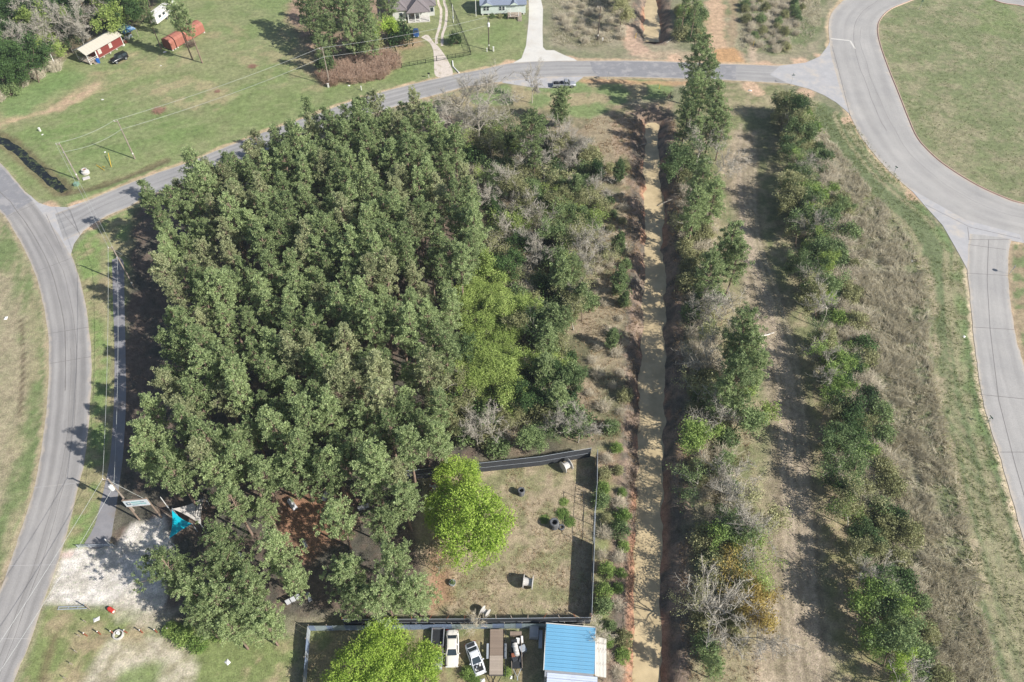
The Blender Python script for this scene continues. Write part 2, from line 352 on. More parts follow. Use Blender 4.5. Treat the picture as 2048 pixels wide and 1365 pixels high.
# gravel lot and pad
GRAV = L3(C3(222, 212, 204), C3(200, 190, 178), sstep(.4, .65, n3))
zone([(125, 1104), (160, 1096), (232, 1094), (265, 1045), (330, 1030), (345, 1120), (325, 1210), (300, 1225), (230, 1215), (160, 1212), (84, 1212), (102, 1168)], GRAV, .6, .8, o=25)
zone([(40, 1380), (75, 1260), (95, 1215), (300, 1225), (330, 1240), (420, 1260), (600, 1270), (590, 1400)], L3(C3(126, 138, 76), C3(168, 150, 112), sstep(.42, .6, n2 * .6 + n3 * .4)), 1, 1.5, o=26)
zone([(215, 1285), (250, 1275), (340, 1275), (385, 1300), (385, 1400), (140, 1400), (170, 1345)], L3(C3(200, 186, 164), C3(168, 158, 128), sstep(.4, .62, n3)), 1, 2.5, .9, 27)
zone([(240, 1345), (290, 1325), (320, 1335), (300, 1400), (220, 1400)], C3(124, 144, 74), .8, 2, .85, 28)
stroke([(112, 1270), (95, 1320), (82, 1370)], 1.0, C3(130, 104, 82), .4, .4, .6, 17)
stroke([(255, 1215), (290, 1225), (330, 1230)], 4, C3(190, 178, 160), 1, 2, .6, 18)
stroke([(105, 1108), (140, 1110)], 1.2, C3(214, 180, 170), .4, .5, .8, 19)
# ditch corridor: left verge, banks, track, right verge
zone([(1215, 210), (1345, 205), (1345, 500), (1385, 900), (1400, 1400), (1250, 1400), (1262, 900), (1258, 500)], L3(C3(168, 142, 116), C3(128, 122, 86), sstep(.45, .65, n2 * .5 + n3 * .5)), 1, 2, o=29)
dd = np.minimum(dist_line(GX, GY, wDS[::4]), dist_line(GX, GY, wDN[::4])); bk = (1 - sstep(4.6, 6.4, dd + 2 * (n3 - .5)))
blend(bk, L3(C3(146, 122, 104), C3(104, 94, 84), sstep(.38, .6, n3)))
blend(bk * sstep(.5, .6, n2) * .6 * (1 - sstep(2.4, 3.4, dd)), C3(196, 134, 96))
ts = streak(math.atan2(*(W([(1555, 700)])[0] - W([(1530, 1300)])[0])[::-1]), 33, 1.6, .05)
track = L3(C3(178, 158, 132), C3(142, 128, 102), sstep(.38, .6, ts * .75 + n3 * .25))
zone([(1400, 165), (1560, 170), (1590, 205), (1560, 260), (1580, 420), (1620, 620), (1650, 800), (1690, 1000), (1730, 1200), (1780, 1400), (1390, 1400), (1385, 900), (1360, 500), (1350, 210)], L3(C3(126, 128, 84), C3(160, 146, 112), sstep(.4, .62, n2 * .5 + n3 * .5)), 1, 2, o=30)
zone([(1470, 265), (1515, 265), (1500, 400), (1510, 480), (1530, 560), (1580, 700), (1610, 850), (1630, 1000), (1650, 1200), (1680, 1400), (1490, 1400), (1540, 1150), (1540, 900), (1525, 760), (1490, 600), (1470, 450), (1440, 330)], track, 1.2, 2, o=31)
for k_ in range(9):
    f_ = (k_ - 4) * 9.0
    stroke([(1497 + f_ * .5, 300), (1500 + f_ * .55, 460), (1540 + f_ * .7, 600), (1578 + f_ * .8, 760), (1592 + f_ * .9, 950), (1600 + f_, 1150), (1612 + f_ * 1.1, 1380)], .75, (C3(196, 176, 150) if k_ % 2 else C3(124, 110, 88)), .35, .25, .55, 30 + k_)
for l_, w_ in (([(1482, 250), (1478, 330), (1490, 460), (1540, 620), (1575, 760), (1580, 1000), (1600, 1365)], 1.0), ([(1560, 700), (1600, 850), (1612, 1050), (1635, 1365)], 1.0), ([(1490, 480), (1500, 520)], 3)):
    stroke(l_, w_, C3(178, 158, 136), .5, .5, .6, int(w_ * 7))
zone([(1620, 760), (1690, 900), (1720, 1100), (1780, 1400), (1690, 1400), (1660, 1200), (1640, 1000)], L3(C3(140, 134, 84), C3(168, 148, 116), sstep(.4, .6, n3)), 1, 2, .9, 32)
# right-hand rough and mown verge
rs = streak(R(96), 35, 1.1, .07)
zone([(1600, 190), (1700, 235), (1750, 311), (1830, 388), (1885, 451), (1931, 531), (1946, 657), (1965, 800), (2010, 950), (2050, 1090), (2120, 1400), (1780, 1400), (1740, 1150), (1690, 850), (1650, 600), (1610, 350)], L3(C3(126, 128, 90), C3(156, 144, 116), sstep(.38, .64, rs * .6 + n3 * .4)), 1, 2, o=33)
zone([(1720, 450), (1790, 480), (1830, 600), (1850, 760), (1880, 950), (1930, 1150), (1950, 1400), (1820, 1400), (1780, 1100), (1740, 850), (1720, 620)], L3(C3(164, 154, 130), C3(132, 126, 98), sstep(.38, .62, n3 * .6 + n2 * .4)), 2, 4, .9, 34)
mv = np.vstack([W(RR_L[9:15])[:, :], W(DR_L[1:])]); sl_ = win(mv, 30); md = dist_line(GX[sl_], GY[sl_], mv)
ms = fbm(md * 1.0, GY[sl_] * .012 + GX[sl_] * .012, 77, 3); mk = (1 - sstep(9, 14, md + 5 * (n2[sl_] - .5))) * .95 * inside(GX[sl_], GY[sl_], W([(1600, 180), (1703, 237), (1830, 388), (1931, 531), (1946, 657), (1965, 800), (2010, 950), (2050, 1090), (2120, 1400), (1700, 1400), (1600, 600)]))
cm_ = (C3(110, 122, 80)[None, None] * (1 - sstep(.4, .58, ms))[..., None] + C3(152, 144, 108)[None, None] * sstep(.4, .58, ms)[..., None])
cov[sl_] = cov[sl_] * (1 - mk[..., None]) + cm_ * mk[..., None]
stroke([(1735, 300), (1800, 365), (1870, 450), (1915, 540), (1930, 650), (1945, 800), (1985, 930)], 2.4, C3(110, 134, 76), 1, 1.4, .75, 20, .8)
stroke([(1850, 520), (1868, 620), (1872, 700), (1885, 820), (1915, 960), (1960, 1150), (2000, 1365)], 1.6, C3(178, 158, 130), .6, 1.0, .7, 21, .75)
zone([(2022, 485), (2060, 490), (2100, 700), (2060, 740), (2025, 640)], L3(C3(122, 134, 84), C3(160, 140, 110), sstep(.4, .6, n3)), .8, 1, o=35)
# NW ditch mud and roadside swale
dw = dist_line(GX, GY, wDW); blend((1 - sstep(1.6, 2.8, dw + 1.5 * (n3 - .5))) * .85, C3(124, 112, 78))
blend((1 - sstep(.5, 1.5, dist_line(GX, GY, wCU) + 1.6 * (n3 - .5))) * .7, C3(112, 94, 72))
# sandy shoulders along the road edges
for e, wd, col, am in ((wCR_T, 1.3, C3(206, 172, 140), .7), (wCR_B, 1.0, C3(200, 168, 134), .5), (wRR_L, 1.2, C3(206, 176, 140), .75), (wDR_L, .8, C3(212, 188, 156), .8), (wDR_R, .7, C3(188, 158, 128), .7), (wLR_L, .8, C3(188, 164, 134), .7), (wLR_R, .5, C3(170, 156, 120), .5)):
    q_ = np.vstack([e[::3], e[-1:]])
    for k_ in range(0, len(q_) - 1, 6):
        P_ = q_[k_:k_ + 7]; sl_ = win(P_, 3); d = dist_line(GX[sl_], GY[sl_], P_) + 1.1 * (n3[sl_] - .5) + 1.2 * (n2[sl_] - .5)
        blend((1 - sstep(wd * .5, wd, d)) * am, col, sl_)
for (x, y, r_) in ((1420, 126, 2.4), (1350, 118, 3), (1610, 188, 3), (1695, 240, 2), (1500, 172, 3), (1515, 185, 2), (1530, 128, 2.5), (1640, 112, 2), (1600, 125, 3), (1140, 116, 2), (1020, 128, 2.5), (185, 452, 1.8), (100, 413, 2), (150, 414, 2), (1825, 392, 2)):
    sl_ = win(W([(x, y)]), r_ + 2); d = np.hypot(GX[sl_] - at(x, y).x, GY[sl_] - at(x, y).y) + 2.2 * (n3[sl_] - .5); blend((1 - sstep(r_ * .6, r_, d)) * .8, C3(208, 168, 138), sl_)
lum = cov @ np.array([.3, .55, .15]); cov = (cov * .8 + lum[..., None] * .2) * np.array([1.0, 1.0, .97])
mt, nn, oo = new_mat('ground')
at_ = N(nn, 'ShaderNodeAttribute'); at_.attribute_name = 'cover'
fA = noise(nn, .9, 6, .72); fB = noise(nn, 4.5, 5, .75); fC = noise(nn, .22, 3, .5)
v1 = math_(nn, 'MULTIPLY', mrange(nn, fA, .3, .7, .62, 1.36), mrange(nn, fB, .28, .72, .55, 1.45))
v1 = math_(nn, 'MULTIPLY', v1, mrange(nn, fC, .3, .7, .9, 1.1))
cx = N(nn, 'ShaderNodeCombineColor'); [nn.links.new(v1, cx.inputs[i]) for i in range(3)]
cc = mixc(nn, 1.0, at_.outputs['Color'], cx.outputs[0], 'MULTIPLY')
cc = mixc(nn, mrange(nn, noise(nn, 2.3, 4, .7), .52, .72, 0, .4), cc, mixc(nn, 1.0, cc, (.62, .9, .42), 'MULTIPLY'))
pp = N(nn, 'ShaderNodeBsdfPrincipled'); pp.inputs['Roughness'].default_value = .95; pp.inputs['Specular IOR Level'].default_value = .1
nn.links.new(cc, pp.inputs['Base Color']); nn.links.new(bump(nn, fB, .9, .16), pp.inputs['Normal']); nn.links.new(pp.outputs[0], oo.inputs[0])
ii = np.arange(nx * ny).reshape(ny, nx)
Fq = np.stack([ii[:-1, :-1], ii[:-1, 1:], ii[1:, 1:], ii[1:, :-1]], -1).reshape(-1, 4)
me = np_mesh('ground', np.stack([GX, GY, GZ], -1).reshape(-1, 3), Fq, mt, True)
ca = me.color_attributes.new('cover', 'FLOAT_COLOR', 'POINT')
ca.data.foreach_set('color', np.concatenate([np.clip(cov, 0, 1), np.ones((ny, nx, 1))], -1).astype(np.float32).ravel())
ground = set_props(link('ground', me), kind='structure')

# ---------------------------------------------------------------- water
mt, nn, oo = new_mat('muddy_water'); pp = N(nn, 'ShaderNodeBsdfPrincipled')
c_ = mixc(nn, mrange(nn, noise(nn, .35, 4, .6), .35, .65, 0, 1), lin(176, 158, 124), lin(204, 184, 146))
nn.links.new(c_, pp.inputs['Base Color']); pp.inputs['Roughness'].default_value = .3; pp.inputs['Specular IOR Level'].default_value = .25
nn.links.new(bump(nn, noise(nn, 2.5, 3), .08, .03), pp.inputs['Normal']); nn.links.new(pp.outputs[0], oo.inputs[0])
mat('black_water', (.012, .014, .013), .12, .3, .8, spec=.4, dirt=lin(84, 92, 52), dscale=.9, dlo=.5, dhi=.62, damt=.9)
def ribbon(name, line, half, z, m):
    d = np.gradient(line, axis=0); d /= np.linalg.norm(d, axis=1)[:, None]; nrm = np.stack([-d[:, 1], d[:, 0]], 1)
    k = len(line); V = np.concatenate([np.c_[line + nrm * half, np.full(k, z)], np.c_[line - nrm * half, np.full(k, z)]])
    F = [(i, k + i, k + i + 1, i + 1) for i in range(k - 1)]
    return link(name, np_mesh(name, V, F, m))
set_props(ribbon('ditch_water', wDS, 3.3, WZ, MATS['muddy_water']), kind='structure')
set_props(ribbon('ditch_water', wDN, 3.3, WZ, MATS['muddy_water']), kind='structure')
set_props(ribbon('ditch_water', wDW, 1.9, -.5, MATS['black_water']), kind='structure')

# ---------------------------------------------------------------- roads
def roadmat(name, base, tint2, track=.16, wear=.13):
    m, n, o = new_mat(name); p = N(n, 'ShaderNodeBsdfPrincipled'); p.inputs['Roughness'].default_value = .85; p.inputs['Specular IOR Level'].default_value = .2
    uv = N(n, 'ShaderNodeUVMap'); sp = N(n, 'ShaderNodeSeparateXYZ'); n.links.new(uv.outputs[0], sp.inputs[0])
    c = mixc(n, mrange(n, noise(n, .12, 5, .65), .3, .7, 0, 1), base, tint2)
    g = mrange(n, noise(n, 7, 4, .7), .25, .75, .84, 1.16)
    w = math_(n, 'SINE', math_(n, 'MULTIPLY', sp.outputs[0], 25.1)); w = mrange(n, w, -1, 1, 1 + track * .25, 1 - track * .5)
    mp = N(n, 'ShaderNodeMapping'); mp.inputs['Scale'].default_value = (9, .04, 1); n.links.new(uv.outputs[0], mp.inputs[0])
    sn = N(n, 'ShaderNodeTexNoise'); sn.inputs['Scale'].default_value = 1; sn.inputs['Detail'].default_value = 5; n.links.new(mp.outputs[0], sn.inputs[0])
    st = mrange(n, sn.outputs[0], .3, .7, 1 - wear, 1 + wear)
    v = math_(n, 'MULTIPLY', math_(n, 'MULTIPLY', g, w), st)
    cb = N(n, 'ShaderNodeCombineColor'); [n.links.new(v, cb.inputs[i]) for i in range(3)]
    c = mixc(n, 1.0, c, cb.outputs[0], 'MULTIPLY')
    ed = math_(n, 'ABSOLUTE', math_(n, 'SUBTRACT', sp.outputs[0], .5))          # sand washed onto the edges
    ed = math_(n, 'ADD', ed, mrange(n, noise(n, .5, 5, .7), .3, .7, -.05, .05))
    c = mixc(n, mrange(n, ed, .43, .5, 0, .4), c, lin(208, 190, 166))
    n.links.new(c, p.inputs['Base Color']); n.links.new(p.outputs[0], o.inputs[0]); return m
roadmat('asphalt_left', lin(143, 140, 138), lin(160, 156, 152), .2)
roadmat('asphalt_cross', lin(146, 144, 143), lin(162, 159, 156), .14)
roadmat('concrete_road', lin(156, 153, 150), lin(172, 168, 163), .06, .09)
mat('concrete_pale', lin(206, 202, 194), .85, .08, .6, dirt=lin(180, 170, 154), dscale=.3)
mat('concrete_grey', lin(172, 170, 170), .85, .1, .5, dirt=lin(196, 180, 156), dscale=.25)
mat('road_patch', lin(136, 135, 137), .85, .1, .5, dirt=lin(166, 162, 160), dscale=.35, dlo=.5, dhi=.62)
mat('joint', lin(126, 122, 119), .9, .2, 2)
mat('gravel_drive', lin(202, 190, 178), .95, .16, 3, dirt=lin(150, 140, 108), dscale=.6, dlo=.52, dhi=.66, bmp=.5)
def road(name, A, B, z, m, n=None):
    n = n or int(max(len(A), len(B))); A = resample(A, n); B = resample(B, n); K = 9
    jit = (fbm(np.arange(n) * .6, np.arange(n) * 0 + z * 900, 3) - .5)[:, None] * .35
    d = (A - B) / np.linalg.norm(A - B, axis=1)[:, None]; A = A + d * jit; B = B + d * jit[::-1]
    us = np.linspace(0, 1, K); P = A[:, None] * (1 - us)[None, :, None] + B[:, None] * us[None, :, None]
    V = np.concatenate([P, np.full((n, K, 1), z)], -1); lo = V[:, [0, K - 1]].copy(); lo[..., 2] = -.12
    V = np.concatenate([lo[:, :1], V, lo[:, 1:]], 1); K2 = K + 2; ii = np.arange(n * K2).reshape(n, K2)
    F = np.stack([ii[:-1, :-1], ii[1:, :-1], ii[1:, 1:], ii[:-1, 1:]], -1).reshape(-1, 4)
    me = np_mesh(name, V.reshape(-1, 3), F, m)
    s = np.concatenate([[0], np.cumsum(np.linalg.norm(np.diff((A + B) / 2, axis=0), axis=1))])
    U = np.stack([np.tile(np.concatenate([[0], us, [1]]), (n, 1)), np.tile(s[:, None], (1, K2))], -1).reshape(-1, 2)
    ul = me.uv_layers.new(name='UVMap'); ul.data.foreach_set('uv', U[F.ravel()].astype(np.float32).ravel())
    bm = bmesh.new(); bm.from_mesh(me); bmesh.ops.recalc_face_normals(bm, faces=bm.faces); bm.to_mesh(me); bm.free()
    return set_props(link(name, me), kind='structure')
def slab(name, pts, z, m, parent=None, world=False, kind='structure', step=None):
    P = np.asarray(pts) if world else W(pts)
    if step: P = smooth_line(np.vstack([P, P[:1]]), step)[:-1]
    mb = MB().prism([tuple(p) for p in P], -.1, z); o = mb.build(name, m, parent)
    if kind and parent is None: set_props(o, kind=kind)
    return o
left_road = road('left_road', wLR_L, wLR_R, .030, MATS['asphalt_left'])
cross_road = road('cross_road', wCR_T, wCR_B, .038, MATS['asphalt_cross'])
loop_road = road('loop_road', wRR_L, wRR_R, .046, MATS['concrete_road'])
side_road = road('side_road', wDR_L, wDR_R, .054, MATS['concrete_road'])
road('loop_road', wTR_L, wTR_R, .042, MATS['concrete_road'])
# flares where the roads meet
slab('junction_pavement', [(52, 385), (77, 406), (101, 414), (135, 415), (172, 403), (215, 386), (240, 415), (191, 446), (166, 463), (148, 488), (141, 512), (118, 470)], .034, MATS['concrete_grey'])
slab('junction_pavement', [(1560, 132), (1611, 126), (1639, 114), (1656, 92), (1662, 78), (1690, 150), (1712, 250), (1700, 229), (1673, 206), (1648, 191), (1617, 178), (1575, 167), (1540, 150)], .042, MATS['concrete_grey'])
slab('junction_pavement', [(1820, 378), (1851, 414), (1885, 451), (1913, 500), (1931, 533), (1945, 560), (2005, 520), (2022, 482), (2048, 487), (2040, 470), (1930, 440)], .050, MATS['concrete_grey'])
slab('parking_bay', [(1005, 158), (1005, 166), (1062, 175), (1102, 177), (1148, 169), (1166, 155), (1166, 150), (1090, 150)], .030, MATS['concrete_grey'])
slab('concrete_driveway', [(1052, -70), (1057, -10), (1058, 20), (1057, 46), (1052, 92), (1043, 117), (1023, 128), (1060, 132), (1160, 126), (1148, 118), (1129, 111), (1108, 101), (1092, 101), (1086, 95), (1085, 61), (1086, 18), (1080, -10), (1060, -70)], .030, MATS['concrete_pale'])
slab('gravel_driveway', [(842, 75), (858, 85), (866, 100), (868, 120), (872, 153), (905, 150), (895, 120), (878, 95), (868, 86), (855, 70)], .022, MATS['gravel_drive'], step=.8)
for p in ([(876, 0), (882, 20), (880, 50), (873, 75), (873, 88)], [(888, 0), (893, 20), (891, 50), (885, 70), (884, 92)]):
    ln = smooth_line(W([(p[0][0], -60)] + p), .8)
    dn = np.gradient(ln, axis=0); dn /= np.linalg.norm(dn, axis=1)[:, None]; nr = np.stack([-dn[:, 1], dn[:, 0]], 1)
    hw = .32 + .22 * (fbm(np.arange(len(ln)) * .7, np.zeros(len(ln)), 4) - .3)[:, None]
    slab('wheel_track', np.concatenate([ln + nr * hw, (ln - nr * hw)[::-1]]), .018, MATS['gravel_drive'], world=True)
# patches and joints that belong to the roads
def on(name, pts, z, m, parent): return slab(name, pts, z, MATS[m], parent)
on('patch', [(1180, 124), (1276, 124), (1276, 154), (1195, 154), (1184, 140)], .044, 'road_patch', cross_road)
on('patch', [(1276, 124), (1369, 127), (1434, 130), (1472, 131), (1472, 160), (1431, 158), (1369, 156), (1276, 154)], .0445, 'road_patch', cross_road)
on('patch', [(-70, 290), (0, 332), (24, 358), (50, 388), (66, 402), (14, 432), (0, 418), (-70, 346)], .036, 'road_patch', left_road)
def seam(a, b, w, z, parent, m='joint'):
    A, B = W([a, b]); d = (B - A) / np.linalg.norm(B - A); n = np.array([-d[1], d[0]]) * w / 2
    o = slab('joint', np.array([A + n, B + n, B - n, A - n]), z, MATS[m], parent, world=True)
for a, b in (((14, 434), (69, 409)), ((72, 544), (140, 518)), ((96, 668), (178, 655)), ((99, 728), (182, 714)), ((92, 700), (92, 701))): seam(a, b, .1, .038, left_road)
for a, b in (((68, 976), (160, 966)), ((20, 1132), (112, 1130)), ((0, 1278), (62, 1278))): seam(a, b, .06, .038, left_road, 'concrete_grey')
for a, b in (((92, 428), (124, 500)), ((124, 424), (160, 468)), ((140, 420), (156, 462))): seam(a, b, .1, .046, cross_road)
for a, b in (((1977, 480), (1974, 560)), ((1974, 560), (1980, 660)), ((1980, 660), (1997, 800)), ((1997, 800), (2030, 930)), ((2030, 930), (2062, 1040)), ((1936, 480), (2019, 480)), ((1933, 547), (2016, 552)), ((1946, 655), (2028, 660)), ((1962, 790), (2062, 800)), ((1936, 490), (2012, 500)), ((2000, 905), (2110, 905))): seam(a, b, .11, .064, side_road)
for a, b in (((1664, 92), (1682, 160)), ((1682, 160), (1700, 232)), ((1850, 410), (1940, 455)), ((1940, 455), (2040, 478)), ((1935, 455), (1938, 480))): seam(a, b, .12, .056, loop_road)
for a, b in (((1662, 78), (1700, 82)), ((1700, 82), (1710, 98))): seam(a, b, .5, .052, loop_road, 'concrete_pale')
def crack(A, B, u, w, parent, z, f0=0., f1=1., o=0, m='joint'):
    n = 160; A = resample(A, n); B = resample(B, n); k0, k1 = int(f0 * (n - 1)), int(f1 * (n - 1)); uu = u + .05 * (fbm(np.arange(n) * .13, np.zeros(n), o, 4) - .5); P = A * (1 - uu[:, None]) + B * uu[:, None]; P = P[k0:k1 + 1]
    dn = np.gradient(P, axis=0); dn /= np.linalg.norm(dn, axis=1)[:, None]; nr = np.stack([-dn[:, 1], dn[:, 0]], 1) * (w / 2 * (.5 + fbm(np.arange(len(P)) * .5, np.zeros(len(P)), o + 3, 2))[:, None]); k = len(P)
    link('sealed_crack', np_mesh('sealed_crack', np.concatenate([np.c_[P + nr, np.full(k, z)], np.c_[P - nr, np.full(k, z)]]), [(i, i + 1, k + i + 1, k + i) for i in range(k - 1)], MATS[m]), parent)
crack(wLR_L, wLR_R, .40, .16, left_road, .040, .12, .62, 1); crack(wLR_L, wLR_R, .66, .07, left_road, .0402, .3, .98, 2); crack(wLR_L, wLR_R, .52, .06, left_road, .0404, .55, 1, 3)
crack(wRR_L, wRR_R, .48, .10, loop_road, .052, .08, .6, 4); crack(wRR_L, wRR_R, .62, .06, loop_road, .0522, .3, .95, 5); crack(wCR_T, wCR_B, .5, .08, cross_road, .0492, .02, .5, 6)
# kerb round the oval island
mat('kerb', lin(206, 178, 160), .8, .12, 1.0); mat('kerb_face', lin(150, 112, 96), .9, .15, 1)
def kerb(line, side):
    d = np.gradient(line, axis=0); d /= np.linalg.norm(d, axis=1)[:, None]; nr = np.stack([-d[:, 1], d[:, 0]], 1) * side
    prof = [(0.0, -.1), (0.02, .15), (.16, .17), (.20, -.1)]; k = len(line)
    V = np.concatenate([np.c_[line + nr * o, np.full(k, z)] for o, z in prof]); F = [(j * k + i, j * k + i + 1, (j + 1) * k + i + 1, (j + 1) * k + i) for j in range(3) for i in range(k - 1)]
    o = link('kerb', np_mesh('kerb', V, F, MATS['kerb'])); set_props(o, kind='structure')
    V = np.concatenate([np.c_[line + nr * o, np.full(k, .062)] for o in (-.16, -.01)]); F = [(i, i + 1, k + i + 1, k + i) for i in range(k - 1)]
    link('gutter', np_mesh('gutter', V, F, MATS['kerb_face']), o)
kerb(wRR_R, 1); kerb(wTR_L, 1)

# ================================================================ vegetation
def unit(n, r=rng):
    v = r.normal(size=(n, 3)); return v / np.linalg.norm(v, axis=1)[:, None]
def fan(C, D, L, Wd, r=rng):
    """one leaf-sized triangle per row: narrow at C, wide at C + D*L"""
    p = np.cross(D, unit(len(D), r)); p /= np.linalg.norm(p, axis=1)[:, None] + 1e-9
    L = np.broadcast_to(np.asarray(L, float), len(D))[:, None]; Wd = np.broadcast_to(np.asarray(Wd, float), len(D))[:, None]
    V = np.stack([C, C + D * L + p * Wd, C + D * L - p * Wd], 1).reshape(-1, 3)
    return V, np.arange(len(V)).reshape(-1, 3)
def leaves(C, size, r=rng, flat=.0):
    """one leaf quad (two triangles folded) per row, free orientation"""
    n = len(C); a = unit(n, r); a[:, 2] *= 1 - flat; a /= np.linalg.norm(a, axis=1)[:, None]
    b = np.cross(a, unit(n, r)); b /= np.linalg.norm(b, axis=1)[:, None] + 1e-9; s = (size * (.6 + .8 * r.random(n)))[:, None]
    V = np.stack([C - a * s, C + b * s * .55, C + a * s, C - b * s * .55], 1).reshape(-1, 3)
    return V, np.arange(len(V)).reshape(-1, 4)
def tubes(S, n=4):
    """S: rows p(3) q(3) r0 r1 -> open tapered tubes"""
    S = np.asarray(S, float); p, q, r0, r1 = S[:, :3], S[:, 3:6], S[:, 6:7], S[:, 7:8]; d = q - p; d /= np.linalg.norm(d, axis=1)[:, None] + 1e-9
    ref = np.where(np.abs(d[:, 2:3]) > .9, np.array([[1., 0, 0]]), np.array([[0, 0, 1.]])); u = np.cross(d, ref); u /= np.linalg.norm(u, axis=1)[:, None]; w = np.cross(d, u)
    V = []
    for i in range(n):
        a = 2 * math.pi * i / n; o = u * math.cos(a) + w * math.sin(a); V += [p + o * r0, q + o * r1]
    V = np.stack(V, 1); m = len(S); base = (np.arange(m) * 2 * n)[:, None, None]
    F = np.array([(2 * i, 2 * ((i + 1) % n), 2 * ((i + 1) % n) + 1, 2 * i + 1) for i in range(n)])[None] + base
    return V.reshape(-1, 3), F.reshape(-1, 4)
def as_tris(F): return np.concatenate([F[:, [0, 1, 2]], F[:, [0, 2, 3]]]) if F.shape[1] == 4 else F
def join(parts):
    V = []; F = []; b = 0
    for v, f in parts: V.append(v); F.append(as_tris(f) + b); b += len(v)
    return np.concatenate(V), np.concatenate(F)

leafmat('pine_needles', lin(90, 108, 66), lin(194, 210, 150), .38, .22, 2.0)
leafmat('pine_needles_pale', lin(98, 108, 70), lin(204, 208, 160), .36, .24, 2.0)
leafmat('pine_needles_deep', lin(84, 104, 64), lin(190, 206, 146), .38, .22, 2.0)
leafmat('spring_leaf', lin(124, 154, 54), lin(200, 222, 108), .35, .1, 1.0)
leafmat('yellow_green_leaf', lin(118, 140, 66), lin(190, 206, 122), .3, .2, .5)
leafmat('olive_leaf', lin(116, 120, 78), lin(192, 190, 142), .3, .25, .5)
leafmat('shrub_green', lin(70, 94, 56), lin(150, 168, 112), .25, .3, .6)
leafmat('shrub_bright', lin(98, 128, 60), lin(166, 186, 106), .3, .25, .6)
leafmat('rust_leaf', lin(150, 130, 72), lin(204, 184, 108), .3, .2, .5)
leafmat('dry_brush', lin(168, 138, 116), lin(222, 198, 176), .3, .25, .6)
leafmat('evergreen', lin(40, 62, 36), lin(98, 126, 70), .2, .25, .6)
mat('pine_bark', lin(138, 118, 104), .9, .25, 2.5, bmp=.5)
mat('grey_bark', lin(172, 165, 152), .9, .25, 2.5)
mat('brown_bark', lin(122, 106, 92), .9, .25, 2.5)
mat('pale_twig', lin(196, 186, 164), .9, .2, 2)

def make_pine(seed, H=15.0, Rc=2.5, base=.48, dens=1.0, lean=.25, wild=0.0):
    r = np.random.default_rng(seed); S = []; K = []
    bx, by = r.normal(0, lean, 2)
    def spine(z): t = z / H; return np.array([bx * t * t + .12 * math.sin(3 * t + seed), by * t * t + .12 * math.cos(4 * t + seed), z])
    zs = np.linspace(0, H * .97, 9)
    for a, b in zip(zs[:-1], zs[1:]): S.append([*spine(a), *spine(b), .19 * (1 - a / H) + .03, .19 * (1 - b / H) + .03])
    z = H * base; az = r.random() * 6.28
    while z < H * .97:
        t = (z - H * base) / (H * (1 - base)); prof = (.55 + .45 * min(1, t / .3)) * (1 - max(0, t - .3) ** 1.5 * 1.15)
        nb = 5 if t < .75 else 4
        for k in range(nb):
            az += 6.283 / nb + r.normal(0, .35); Lb = Rc * max(.25, prof) * (.6 + .6 * r.random()) * (1 + wild * r.normal(0, 1.0)); Lb = max(Lb, .4)
            if r.random() < wild * .8: continue
            el = .12 + .75 * t + r.normal(0, .14)
            p = spine(z + r.normal(0, .15)); d = np.array([math.cos(az) * math.cos(el), math.sin(az) * math.cos(el), math.sin(el)])
            q = p + d * Lb; S.append([*p, *q, .05, .015]); m = max(2, int(Lb * 3.1))
            for j in range(m):
                f = .38 + .62 * (j + .5) / m; side = np.cross(d, [0, 0, 1]); c = p + d * Lb * f + side * r.normal(0, .3 * (.4 + f) * Lb / 2.2) + np.array([0, 0, .12 + r.normal(0, .16)])
                K.append(c)
                if f > .7 and r.random() < .55: K.append(c + r.normal(0, .42, 3) * [1, 1, .6])
        z += H * .042 * (.8 + .4 * r.random())
    for j in range(5): K.append(spine(H * .95) + r.normal(0, .3, 3) + [0, 0, .1 + .12 * j])
    K = np.array(K); k = int(22 * dens); C = np.repeat(K, k, 0); D = unit(len(C), r); D[:, 2] = D[:, 2] * .9 + .22; D /= np.linalg.norm(D, axis=1)[:, None]
    sz = np.repeat(.8 + .45 * r.random(len(K)), k)
    V, F = fan(C + D * .02, D, .27 * sz * (.75 + .5 * r.random(len(C))), .055 * sz, r)
    Vt, Ft = tubes(S, 5)
    return np_mesh('pine_trunk', Vt, Ft, MATS['pine_bark'], True), np_mesh('pine_crown', V, F, MATS['pine_needles'])

def skeleton(seed, H=9.0, spread=.5, depth=4, fork=3, trunk=.16, low=.25, r0=None):
    r = np.random.default_rng(seed); S = []; T = []
    def grow(p, d, L, rad, lv):
        n = 3; q = p
        for i in range(n):
            d = d + r.normal(0, .13, 3) + np.array([0, 0, .04]); d /= np.linalg.norm(d); e = q + d * L / n
            S.append([*q, *e, rad * (1 - .22 * i), rad * (1 - .22 * (i + 1))])
            if lv < depth and (i > 0 or lv > 0):
                for _ in range(fork - 1 if lv else fork):
                    if r.random() < .8:
                        a = r.random() * 6.28; o = np.cross(d, [math.cos(a), math.sin(a), .3]); o /= np.linalg.norm(o)
                        nd = d * (1 - spread) + o * spread * (.8 + .5 * r.random()); nd /= np.linalg.norm(nd)
                        grow(e, nd, L * (.5 + .25 * r.random()), rad * .5, lv + 1)
            if lv >= depth - 1: T.append(e)
            q = e
    grow(np.array([0, 0, 0.]), np.array([r.normal(0, .06), r.normal(0, .06), 1.]), H * .62, trunk, 0)
    return np.array(S), np.array(T)
